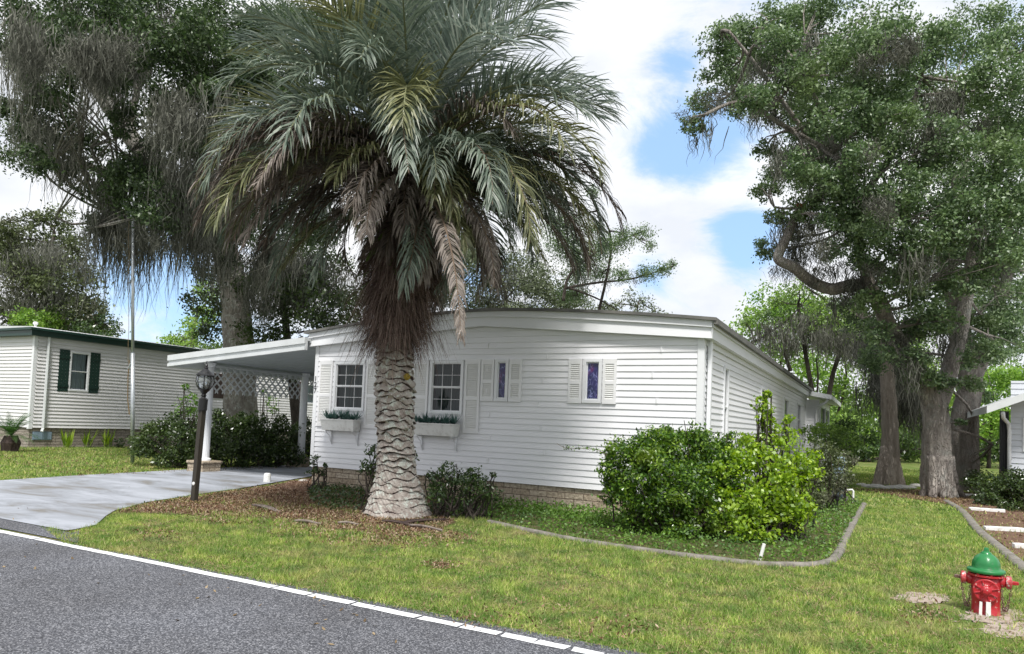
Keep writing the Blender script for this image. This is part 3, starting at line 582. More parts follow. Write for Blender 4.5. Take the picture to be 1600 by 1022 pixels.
for r_ in range(2, 24):
    z = .46+.117*r_; x = [-9.35, -5.9, -3.6, -7.1][r_ % 4]+rs.uniform(-.1, .1)
    if any(a-.05 < x < b+.05 and c-.15 < z < d+.05 for a, b, c, d in fw_) or z > 3.2: continue
    s.box((x, FY-.029, z+.002), (x+.03, FY-.004, z+.10))
s.build('front_wall', M['siding'], house)
siding(SP, FY+.1, YE, .46, 3.45, [(a+.02, b-.02, c+.02, d-.02) for a, b, c, d in sw_]).build('side_wall', M['siding'], house)
m = MB(); m.box((XL, FY+.02, .46), (XL+.02, YE, 3.4)); m.box((XL, YE-.02, .46), (SX-.01, YE, 3.4)); m.build('back_walls', M['siding'], house)
m = MB(); m.box((XL+.03, FY+.03, 0), (SX-.03, FY+.1, .465)); m.box((SX-.1, FY+.1, 0), (SX-.031, YE, .4655)); m.box((XL+.031, FY+.1, 0), (XL+.1, YE, .4655)); m.build('brick_skirting', M['brick'], house)
for bx_ in (((XL, FY-.028, .44), (XL+.10, FY+.1, 3.3)), ((SX-.105, FY-.03, .44), (SX+.012, FY+.10, 3.3)), ((SX-.05, YE-.1, .44), (SX+.03, YE+.03, 3.3))):
    m = MB(); m.box(*bx_); m.build('corner_board', M['trim'], house)
m = MB(); m.box((SX+.03, FY+.16, .3), (SX+.10, FY+.26, 3.3)); m.build('downspout', M['trim'], house, bevel=.012)
# frieze in two laps, arched at the front
m = MB(); n = 40; xs = [XL-.12+(SX+.16-XL+.12)*i/n for i in range(n+1)]
for i in range(n):
    a, b = xs[i], xs[i+1]
    def q(x, t): return arch_bot(x)+(arch_top(x)-.03-arch_bot(x))*t
    for (t0, t1, d0, d1) in ((0, .62, .14, .12), (.62, 1.0, .165, .15)):
        m.hexa([(a, FY-d0, q(a, t0)), (b, FY-d0, q(b, t0)), (b, FY-.03, q(b, t0)), (a, FY-.03, q(a, t0))], [(a, FY-d1, q(a, t1)), (b, FY-d1, q(b, t1)), (b, FY-.03, q(b, t1)), (a, FY-.03, q(a, t1))])
zb, zt = arch_bot(SX+.16), arch_top(SX+.16)-.03
xe = SX+.16
for (t0, t1, d0, d1) in ((0, .62, .0, -.015), (.62, 1.0, .03, .02)):
    z0_, z1_ = zb+(zt-zb)*t0, zb+(zt-zb)*t1
    m.hexa([(xe-.13, FY-.03, z0_), (xe+d0, FY-.14, z0_), (xe+d0, YE+.1, z0_), (xe-.13, YE+.1, z0_)], [(xe-.13, FY-.03, z1_), (xe+d1, FY-.14, z1_), (xe+d1, YE+.1, z1_), (xe-.13, YE+.1, z1_)])
m.build('frieze', M['trim'], house)
m = MB(); m.box((SX, FY, zb+.015), (xe-.131, YE, zb+.03)); m.box((SX, FY+.16, zb-.10), (SX+.05, YE, zb+.012)); m.build('soffit', M['trim'], house)
# roof shell
m = MB(); n = 40; xs = [XL-.22+(SX+.24-XL+.22)*i/n for i in range(n+1)]
for i in range(n):
    a, b = xs[i], xs[i+1]; za, zb_ = arch_top(a), arch_top(b)
    m.hexa([(a, FY-.22, za-.035), (b, FY-.22, zb_-.035), (b, YE+.2, zb_-.035), (a, YE+.2, za-.035)], [(a, FY-.22, za+.02), (b, FY-.22, zb_+.02), (b, YE+.2, zb_+.02), (a, YE+.2, za+.02)])
m.build('roof', M['roof'], house)
m = MB(); m.box((SX+.20, FY-.2, arch_top(SX+.2)-.10), (SX+.262, YE+.2, arch_top(SX+.2)-.02)); m.build('gutter', M['roof'], house)
for k, (a, b, c, d) in enumerate(fw_[:2]): window(FP, house, a, b, c, d)
for (a, b, c, d) in fw_[2:]:
    o = window(FP, house, a, b, c, d, cols=0, sash=False, glassmat=M['stained'], fw=.06); o['label'] = 'narrow window with blue and purple stained glass pattern'
for (a, b) in ((-11.64, -11.24), (-10.25, -9.87), (-8.97, -8.57), (-7.655, -7.29)): shutter(FP, house, a, b, 1.40, 2.93)
for (a, b) in ((-7.27, -6.97), (-6.62, -6.34), (-5.33, -5.05), (-4.63, -4.36)): shutter(FP, house, a, b, 2.07, 2.92)
for (a, b, c, d) in sw_: window(SP, house, a, b, c, d, cols=0)
def textmesh(s, size, ext=.004):
    cu = bpy.data.curves.new('t', 'FONT'); cu.body = s; cu.size = size; cu.extrude = ext; cu.align_x = 'CENTER'; cu.align_y = 'CENTER'
    o = bpy.data.objects.new('t', cu); col.objects.link(o); dg = bpy.context.evaluated_depsgraph_get(); me = bpy.data.meshes.new_from_object(o.evaluated_get(dg)); bpy.data.objects.remove(o); return me
for ch, zz in (('1', 2.50), ('2', 2.36), ('7', 2.22)):
    me = textmesh(ch, .17); me.transform(Matrix.Translation((XL+.05, FY-.036, zz))@Matrix.Rotation(R(90), 4, 'X')); me.materials.append(M['black']); link('house_number', me, house, None, False)
# back porch beyond the long wall
m = MB(); siding(Plane('side', -2.2), YE+.3, 38, .46, 3.1, [(32.3, 34.8, 1.5, 2.9), (35.2, 37.6, 1.5, 2.9)]); pp = Plane('side', -2.25)
siding(pp, YE+.1, 38, .3, 3.15, [(32.0, 34.6, 1.5, 2.9), (35.0, 37.4, 1.5, 2.9)]).build('porch_wall', M['siding'], house)
siding(Plane('front', YE+.1), -2.77, -2.25, .3, 3.15).build('porch_end_wall', M['siding'], house)
for a in (32.0, 35.0): window(pp, house, a-.03, a+2.5, 1.47, 2.93, cols=3, rows=1, sash=True)
m = MB(); m.hexa([(-3, YE-.4, 3.36), (-1.75, YE-.4, 3.13), (-1.75, 38.4, 3.13), (-3, 38.4, 3.36)], [(-3, YE-.4, 3.56), (-1.75, YE-.4, 3.31), (-1.75, 38.4, 3.31), (-3, 38.4, 3.56)]); m.build('porch_roof', M['carport'], house)
m = MB(); m.tube([(-1.9, YE-.3, 3.15), (-2.0, YE-.25, 3.0), (-2.15, YE-.1, 2.93), (-2.3, YE+.02, 2.9), (-2.35, YE+.02, 2.7), (-2.35, YE+.02, .3)], .05, 8); m.build('porch_downspout', M['trim'], house, smooth=True)

# ------------------------------------------------------------------ carport
cp = thing('carport', (-14.5, 16, 0), 'white flat-roofed carport with fluted columns joined to the left side of the white house', 'carport')
CX0, CX1, CY0, CY1 = -16.65, XL-.05, 12.2, 20.5
def cz(x): return 3.03+(3.43-3.03)*(x+17.0)/5.1
def slab(m, x0, x1, y0, y1, lo_, hi): m.hexa([(x0, y0, cz(x0)+lo_), (x1, y0, cz(x1)+lo_), (x1, y1, cz(x1)+lo_), (x0, y1, cz(x0)+lo_)], [(x0, y0, cz(x0)+hi), (x1, y0, cz(x1)+hi), (x1, y1, cz(x1)+hi), (x0, y1, cz(x0)+hi)])
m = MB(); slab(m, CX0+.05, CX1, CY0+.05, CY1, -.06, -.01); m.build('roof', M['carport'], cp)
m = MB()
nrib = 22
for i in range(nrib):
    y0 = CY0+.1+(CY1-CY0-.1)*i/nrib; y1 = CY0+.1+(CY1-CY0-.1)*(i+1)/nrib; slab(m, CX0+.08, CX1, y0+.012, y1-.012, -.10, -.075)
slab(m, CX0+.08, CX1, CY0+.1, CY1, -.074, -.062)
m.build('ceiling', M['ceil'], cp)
m = MB(); slab(m, CX0, CX1, CY0-.06, CY0+.04, -.13, 0.012); slab(m, CX0, CX1, CY0-.02, CY0+.04, -.20, -.131); slab(m, CX0, CX1, CY0-.055, CY0+.04, -.28, -.201)
slab(m, CX0, CX0+.08, CY0+.045, CY1, -.28, .01); m.build('fascia', M['carport'], cp)
def column(x, y):
    m = MB(); zt = cz(x)-.11; m.lathe((x, y, 0), [(.17, .30), (.17, .34), (.15, .36), (.12, .38), (.118, zt-.12), (.13, zt-.1), (.15, zt-.04), (.15, zt)], 48, fn=lambda th, h: 1-.05*(.5+.5*math.cos(16*th)) if .37 < h < zt-.11 else 1)
    c = m.build('column', M['trim'], cp, smooth=False)
    b = MB(); b.box((x-.3, y-.3, 0), (x+.3, y+.3, .22)); b.box((x-.33, y-.33, .221), (x+.33, y+.33, .30)); b.build('column_base', M['brick'], c, bevel=.02)
for (x, y) in ((-16.3, 13.2), (-16.3, 16.8), (-16.3, 19.9)): column(x, y)
def lattice(name, x, y0, y1, z0, z1, par):
    m = MB(); p = .235; wd = .03
    def clip(c, sgn):
        # line z = sgn*y + c inside the rectangle
        pts = []
        for y in (y0, y1):
            z = sgn*y+c
            if z0 <= z <= z1: pts.append((y, z))
        for z in (z0, z1):
            y = (z-c)/sgn
            if y0 < y < y1: pts.append((y, z))
        return sorted(pts)[:1]+sorted(pts)[-1:] if len(pts) >= 2 else None
    for sgn, xo in ((1, 0), (-1, .014)):
        c = min(z0-sgn*y0, z0-sgn*y1)-.1
        while c < max(z1-sgn*y0, z1-sgn*y1)+.1:
            s_ = clip(c, sgn)
            if s_ and s_[1][0]-s_[0][0] > .03:
                (ya, za), (yb, zb_) = s_; m.hexa([(x+xo-.006, ya, za-wd), (x+xo+.006, ya, za-wd), (x+xo+.006, yb, zb_-wd), (x+xo-.006, yb, zb_-wd)], [(x+xo-.006, ya, za+wd), (x+xo+.006, ya, za+wd), (x+xo+.006, yb, zb_+wd), (x+xo-.006, yb, zb_+wd)])
            c += p
    return m.build(name, M['carport'], par)
lattice('lattice_panel', -16.3, 13.36, 16.6, 2.16, 2.86, cp); lattice('lattice_panel', -16.3, 17.0, 19.8, 2.16, 2.86, cp)
m = MB(); m.box((-16.35, 13.36, 2.862), (-16.25, 19.9, 2.90)); m.build('lattice_rail', M['carport'], cp)

# ------------------------------------------------------------------ neighbour on the left
NX = -28.37; NY = 15.1; nb = thing('mobile_home', (NX-4, NY+12, 0), 'pale neighbouring home with dark green eaves and green board shutters beyond the driveway', 'house')
NS = Plane('side', NX); NF = Plane('front', NY)
nw = [(16.42, 17.2, 2.24, 3.80), (29.2, 30.3, 2.3, 3.4)]
siding(NS, NY+.1, 46, .77, 4.25, nw, e=.135, lip=.04).build('side_wall', M['siding2'], nb); siding(NF, NX-9, NX-.1, .77, 4.3, e=.135, lip=.035).build('front_wall', M['siding2'], nb)
m = MB(); m.box((NX-.12, NY-.03, .72), (NX+.012, NY+.10, 4.3)); m.build('corner_board', M['trim'], nb)
m = MB(); m.tube([(NX+.09, NY+.45, 4.3), (NX+.09, NY+.45, .75), (NX+.12, NY+.4, .62)], .055, 6); m.build('downspout', M['carport'], nb)
m = MB(); m.box((NX-9, NY+.03, 0), (NX-.05, NY+.1, .78)); m.box((NX-.12, NY+.1, 0), (NX-.049, 46, .781)); m.build('brick_skirting', M['brick_grey'], nb)
m = MB(); m.box((NX-9.2, NY-.25, 4.24), (NX+.2, 46, 4.44)); m.build('eaves', M['green_trim'], nb)
m = MB(); m.box((NX-9.3, NY-.32, 4.441), (NX+.28, 46, 4.53)); m.build('gutter', M['green_trim'], nb)
m = MB(); m.hexa([(NX-9.3, NY-.3, 4.531), (NX+.26, NY-.3, 4.531), (NX+.26, 46, 4.531), (NX-9.3, 46, 4.531)], [(NX-9.3, NY-.3, 4.9), (NX+.22, NY-.3, 4.56), (NX+.22, 46, 4.56), (NX-9.3, 46, 4.9)]); m.build('roof', M['carport'], nb)
m = MB(); m.lathe((NX-1.2, NY+.6, 4.5), [(.05, 0), (.05, .28), (.09, .30), (.09, .37), (.05, .40)], 14); m.build('vent_pipe', M['pvc'], nb)
for (a, b, c, d) in nw: window(NS, nb, a, b, c, d, cols=0, curtain='curtain_light')
for (a, b) in ((16.0, 16.40), (17.22, 17.62)):
    m = MB()
    for k in range(3): q0 = a+(b-a)*k/3; NS.box(m, q0+.004, q0+(b-a)/3-.004, .02, .042, 2.20, 3.84)
    NS.box(m, a-.01, b+.01, .043, .062, 2.38, 2.47); NS.box(m, a-.01, b+.01, .043, .062, 3.5, 3.59); m.build('shutter', M['green_shutter'], nb)
for (a, b) in ((28.6, 29.1), (30.4, 30.9), (23.1, 24.6)):
    m = MB(); NS.box(m, a, b, .02, .05, 2.3, 3.5)
    for k in range(10): NS.box(m, a+.05, b-.05, .0505, .06, 2.38+k*.11, 2.43+k*.11)
    m.build('shutter', M['dead_boot'], nb)['label'] = 'dark brown louvered shutter'
m = MB(); NS.box(m, 15.25, 15.95, -.045, -.02, .30, .62)
for k in range(4): NS.box(m, 15.28+k*.165, 15.28+k*.165+.15, -.0195, -.005, .33, .59)
m.build('foundation_vent', M['util'], nb)

# ------------------------------------------------------------------ neighbour on the right
RY = 24.0; a = PYp(1579, 650, RY); rx = a[0]
rn = thing('house', (rx+3, RY+5, 0), 'blue grey sided house with sloping eave at the right edge of the picture', 'house')
RP = Plane('front', RY)
siding(RP, rx, rx+8, .3, 3.4, [(rx+.30, rx+1.3, 1.45, 2.35)], e=.16, lip=.025).build('front_wall', M['siding3'], rn)
siding(Plane('side', rx+8), RY, RY+12, .3, 3.4, e=.16).build('side_wall', M['siding3'], rn)
window(RP, rn, rx+.28, rx+1.32, 1.43, 2.37, cols=2, rows=1)
b0 = PYp(1542, 640, RY-1.0); b1 = PYp(1600, 620, RY-1.0); sl = (b1[2]-b0[2])/(b1[0]-b0[0])
def rz(x): return b0[2]+sl*(x-b0[0])
m = MB(); m.hexa([(b0[0], RY-1, rz(b0[0])-.10), (b0[0]+5, RY-1, rz(b0[0]+5)-.1), (b0[0]+5, RY+11, rz(b0[0]+5)-.1), (b0[0], RY+11, rz(b0[0])-.10)], [(b0[0], RY-1, rz(b0[0])+.1), (b0[0]+5, RY-1, rz(b0[0]+5)+.1), (b0[0]+5, RY+11, rz(b0[0]+5)+.1), (b0[0], RY+11, rz(b0[0])+.1)]); m.build('roof', M['carport'], rn)
m = MB(); m.box((rx-.22, RY+.15, 0), (rx-.02, RY+.3, 2.55))
for k in range(5): m.tube([(rx-.2+k*.042, RY+.14, 0), (rx-.2+k*.042, RY+.14, 2.5)], .016, 6)
m.build('corner_screen', M['black'], rn)
m = MB(); m.tube([(rx-.28, RY-.8, 2.47), (rx-.24, RY-.6, 2.33), (rx-.06, RY-.1, 2.2), (rx-.03, RY-.06, 2.0), (rx-.03, RY-.06, .3)], .05, 8); m.build('downspout', M['trim'], rn, smooth=True)

# ------------------------------------------------------------------ window boxes
def window_box(u0, u1, label, lab2, seed):
    t = thing('window_box', ((u0+u1)/2, FY-.15, 1.3), label, 'window box', 'white window boxes under the front windows')
    m = MB(); y0, y1 = FY-.30, FY-.04
    m.hexa([(u0+.03, y0+.04, 1.32), (u1-.03, y0+.04, 1.32), (u1-.03, y1, 1.32), (u0+.03, y1, 1.32)], [(u0, y0, 1.55), (u1, y0, 1.55), (u1, y1, 1.55), (u0, y1, 1.55)]); m.box((u0-.015, y0-.015, 1.551), (u1+.015, y1, 1.575))
    m.build('box', M['white_paint'], t)
    for u in (u0+.12, u1-.08):
        b = MB(); b.box((u-.012, FY-.05, 1.0), (u+.012, FY-.022, 1.32)); b.box((u-.012, y0+.06, 1.295), (u+.012, FY-.05, 1.319)); b.tube([(u, y0+.07, 1.29), (u, FY-.10, 1.20), (u, FY-.05, 1.05)], .008, 5); b.build('bracket', M['trim'], t)
    rng = np.random.default_rng(seed); q = []
    for k in range(13):
        x = u0+.05+(u1-u0-.1)*k/12+rng.normal()*.02; c = np.array([x, FY-.17+rng.normal()*.03, 1.575]); m_ = 34
        if k % 3 == 0: L_ = .26; el = rng.uniform(.5, 1.4, m_)
        else: L_ = .15; el = rng.uniform(.1, 1.3, m_)
        az = rng.uniform(0, 2*math.pi, m_); d = np.stack([np.cos(az)*np.cos(el), np.sin(az)*np.cos(el), np.sin(el)], 1)*(L_*rng.uniform(.5, 1.1, m_))[:, None]; s = np.stack([-np.sin(az), np.cos(az), np.zeros(m_)], 1)*(.012 if k % 3 == 0 else .024)
        q.append(np.stack([c+0*d, c+d*.5+s, c+d, c+d*.5-s], 1))
    o = npmesh('trailing_succulents', np.concatenate(q), 4, M['succulent'], loc=((u0+u1)/2, FY-.17, 1.57)); setp(o, lab2, 'plant', 'blue green plants in the window boxes')
window_box(-11.30, -10.33, 'white window box under the left front window beside the house number', 'blue green spiky plants in the left window box', 1)
window_box(-8.78, -7.72, 'white stained window box under the front window just right of the palm trunk', 'blue green spiky plants in the window box right of the palm trunk', 2)

# ------------------------------------------------------------------ curbs
def curb(px, label, wd=.065, h=.05):
    pts = [G(*p) for p in px]; P = []
    for i in range(len(pts)-1):
        p0 = pts[max(i-1, 0)]; p1 = pts[i]; p2 = pts[i+1]; p3 = pts[min(i+2, len(pts)-1)]; n = max(3, int(np.linalg.norm(p2-p1)/.12))
        for k in range(n): t = k/n; P.append(.5*((2*p1)+(-p0+p2)*t+(2*p0-5*p1+4*p2-p3)*t*t+(-p0+3*p1-3*p2+p3)*t**3))
    P.append(pts[-1]); m = MB(); rng = np.random.default_rng(5); prof = [(-1, -.3), (-.95, .5), (-.6, .9), (0, 1), (.6, .85), (.95, .45), (1, -.3)]
    for i, p in enumerate(P):
        t = P[min(i+1, len(P)-1)]-P[max(i-1, 0)]; t /= np.linalg.norm(t); s = np.array([-t[1], t[0], 0]); sink = .12*max(0, 1-i/10)
        for (a, b) in prof: m.v.append(tuple(p+s*a*wd*(1+rng.uniform(-.04, .04))+np.array([0, 0, b*h*(1+rng.uniform(-.08, .08))-sink*h])))
    k = len(prof)
    for i in range(len(P)-1):
        for j in range(k-1): a = i*k+j; m.f.append((a, a+k, a+k+1, a+1))
    o = m.build('garden_curb', M['concrete'], smooth=True); setp(o, label, 'curb')
curb(curb_px, 'weathered concrete edging curving round the shrub bed in front of the house')
curb(rcurb_px, 'concrete edging between the lawn and the soil bed behind the hydrant', .085)

# ------------------------------------------------------------------ lamp post
b = G(303, 785); tp = PYp(318, 622, 8.61); t = thing('lamp_post', b, 'leaning dark wooden lamp post with black lantern at the driveway edge', 'street lamp')
ax = unit(tp-b); s_ = .048
m = MB(); q0, q1 = b-ax*.05, tp; u = np.array([1., 0, 0]); v = np.array([0, 1., 0])
m.hexa([q0-u*s_-v*s_, q0+u*s_-v*s_, q0+u*s_+v*s_, q0-u*s_+v*s_], [q1-u*s_-v*s_, q1+u*s_-v*s_, q1+u*s_+v*s_, q1-u*s_+v*s_]); m.build('post', M['postwood'], t, bevel=.008)
m = MB(); m.lathe(b+ax*.34+np.array([.01, -s_, 0]), [(.03, 0), (.03, .012), (.01, .016)], 14, axis=(0, -1, 0)); m.build('knob', M['pvc'], t)
m = MB(); m.lathe(tp, [(.078, -.22), (.08, -.02), (.055, .0), (.035, .02), (.05, .05), (.035, .07), (.07, .12), (.10, .15), (.105, .165)], 20, axis=ax); m.build('lantern_neck', M['black'], t)
m = MB(); m.lathe(tp+ax*.165, [(.085, 0), (.125, .05), (.145, .13), (.14, .2), (.12, .245)], 24, axis=ax); g = mat('lamp_glass', (.55, .58, .6), .08); g.node_tree.nodes['Principled BSDF'].inputs['Transmission Weight'].default_value = .75; m.build('lantern_glass', g, t, smooth=True)
m = MB()
for k in range(8):
    th = k*math.pi/4; dx = np.array([math.cos(th), math.sin(th), 0]); m.tube([tp+ax*(.165+h)+dx*(r+.006) for r, h in [(.085, 0), (.125, .05), (.145, .13), (.14, .2), (.12, .245)]], .009, 5)
m.build('lantern_cage', M['black'], t)
m = MB(); m.lathe(tp+ax*.41, [(.165, -.012), (.165, .005), (.13, .03), (.10, .06), (.05, .10), (.03, .12), (.04, .135), (.02, .155), (.028, .175), (.014, .20), (.004, .26)], 24, axis=ax); m.build('lantern_cap', M['black'], t)

# ------------------------------------------------------------------ flagpole
b = G(207, 725); tp = b+np.array([-.95, 0, 0])+np.array([0, 0, 0]); D = (b-C0)@FW; tp = PD(208, 340, D)
t = thing('flagpole', b, 'slim bare metal flagpole with rope beside the hedge left of the driveway', 'flagpole')
m = MB(); mid = b+(tp-b)*.45; m.tube([b, mid], .055, 14); m.build('lower_tube', M['steel'], t, smooth=True)
m = MB(); m.tube([mid-(mid-b)*.02, tp], .042, 14); m.build('upper_tube', M['steel'], t, smooth=True)
m = MB(); m.lathe(tp, [(.05, 0), (.075, .02), (.075, .08), (.03, .1)], 14); m.build('truck_cap', M['steel'], t)
m = MB(); pts = [tp+np.array([-.12, -.05, -.1])+(b-tp)*k/14+np.array([random.Random(k).uniform(-.03, .03), 0, 0]) for k in range(9)]; m.tube(pts, .007, 4)
m.tube([b+(tp-b)*.42+np.array([-.07, -.06, 0]), b+(tp-b)*.35+np.array([-.13, -.06, 0]), b+(tp-b)*.26+np.array([-.14, -.06, 0]), b+(tp-b)*.20+np.array([-.06, -.06, 0])], .016, 5); m.build('rope', M['litter'], t)
m = MB(); m.tube([b+(tp-b)*.40+np.array([-.11, -.06, -.1]), b+(tp-b)*.40+np.array([-.02, -.06, 0.05])], .02, 6); m.build('cleat', M['steel'], t)

# ------------------------------------------------------------------ small post, markers
b = G(417, 754); m = MB(); rng = np.random.default_rng(4)
m.tube([b+np.array([0, 0, z]) for z in (-.02, .08, .16, .21, .225)], [.085, .08, .082, .075, .05], 10, True, .06, rng); o = m.build('post_stub', M['white_paint'], loc=b); setp(o, 'short chipped white wooden stub standing at the driveway edge', 'post')
b = G(1187, 876); m = MB(); m.tube([b, b+np.array([.05, 0, .22])], .022, 10); o = m.build('marker_pipe', M['pvc'], loc=b); setp(o, 'short white pipe leaning at the curb in front of the shrubs', 'pipe')
def path_light(px, lab):
    b = G(*px); t = thing('path_light', b, lab, 'garden light', 'small dark garden lights in the shrub bed'); m = MB(); m.tube([b, b+np.array([0, 0, .2])], .02, 8); m.build('stake', M['black'], t); m = MB(); m.lathe(b+np.array([0, 0, .2]), [(.03, 0), (.045, .02), (.045, .09), (.055, .1), (.01, .13)], 12); m.build('light_head', M['black'], t)
path_light((1271, 825), 'small dark garden light nearer the curb corner right of the bright shrub'); path_light((1308, 797), 'small dark garden light near the grey utility box')
# utility box beside the house
b = G(1318, 784); t = thing('utility_box', b, 'grey blue metal utility cabinet behind the hedge beside the house', 'utility box')
m = MB(); m.box((b[0]-.28, b[1], .08), (b[0]+.02, b[1]+.8, 1.12)); m.build('cabinet', M['util'], t, bevel=.02)
m = MB(); m.box((b[0]-.33, b[1]-.05, 0), (b[0]+.08, b[1]+.85, .08)); m.build('base_pad', M['concrete'], t)
m = MB(); m.tube([(b[0]+.05, b[1]-.05, .3), (b[0]+.2, b[1]-.05, .32), (b[0]+.22, b[1]-.05, .28), (b[0]+.22, b[1]-.05, 0)], .025, 8); m.build('drain_pipe', M['pvc'], t)

# ------------------------------------------------------------------ white timbers by the right bed
for (x0, y0, x1, y1, lab) in [(1498, 775, 1560, 777, 'farthest and thinnest white timber lying beside the oak base'), (1514, 797, 1570, 801, 'white chipped timber half under the shrub, second from the oak'), (1538, 828, 1606, 832, 'long white timber in the soil bed, third from the oak'), (1583, 856, 1640, 860, 'nearest white timber at the right picture edge behind the hydrant')]:
    a = G(x0, y0); c = G(x1, y1); d = unit(c-a); n = np.array([-d[1], d[0], 0]); L0 = np.linalg.norm(c-a); wd = .055; m = MB(); seg = 6; rr = random.Random(x0)
    rings = []
    for k in range(seg+1):
        p = a+d*L0*k/seg; j = rr.uniform(-.006, .006)
        rings.append([p-n*wd+np.array([0, 0, -.01]), p+n*wd+np.array([0, 0, -.01]), p+n*wd+np.array([0, 0, .075+j]), p-n*wd+np.array([0, 0, .07+j])])
    for r_ in rings: m.v += [tuple(q) for q in r_]
    for k in range(seg):
        for j in range(4): i0 = k*4+j; i1 = k*4+(j+1) % 4; m.f.append((i0, i1, i1+4, i0+4))
    m.f += [(3, 2, 1, 0), tuple(seg*4+j for j in range(4))]
    o = m.build('landscape_timber', M['white_paint'], loc=a, bevel=.008); setp(o, lab, 'timber', 'white timbers laid in the soil bed')

# ------------------------------------------------------------------ rocks round the cypress
rr = np.random.default_rng(9)
def rock(c, s, lab, grp, rng=rr):
    m = MB(); prof = [(.35, 0), (.95, .12), (1.0, .35), (.8, .65), (.3, .8)]
    ph = rng.uniform(0, 6, 3); m.lathe((0, 0, 0), [(r*s, h*s*.75) for r, h in prof], 9, fn=lambda th, h: 1+.22*math.sin(2*th+ph[0])+.14*math.sin(3*th+ph[1]+h*5)); m.v = [(x*1.25+c[0], y*.8+c[1], z+c[2]-.01) for x, y, z in m.v]
    o = m.build('rock', M['stone'], loc=c); setp(o, lab, 'rock', grp)
for k, (x, y) in enumerate([(1346, 759), (1357, 762), (1369, 763), (1382, 764), (1395, 764), (1408, 764), (1421, 763), (1433, 761)]):
    rock(G(x, y), .17+.04*(k % 3), ['leftmost', 'second from left', 'third from left', 'fourth from left', 'fourth from right', 'third from right', 'second from right', 'rightmost'][k]+' pale stone in the ring edging the flared trunk', 'ring of pale stones round the flared trunk')
for (x, y, s, lab) in [(473, 752, .10, 'pale rock on the ground at the left corner of the white house'), (480, 741, .09, 'small white rock at the foot of the house corner post')]:
    rock(G(x, y), s, lab, None)

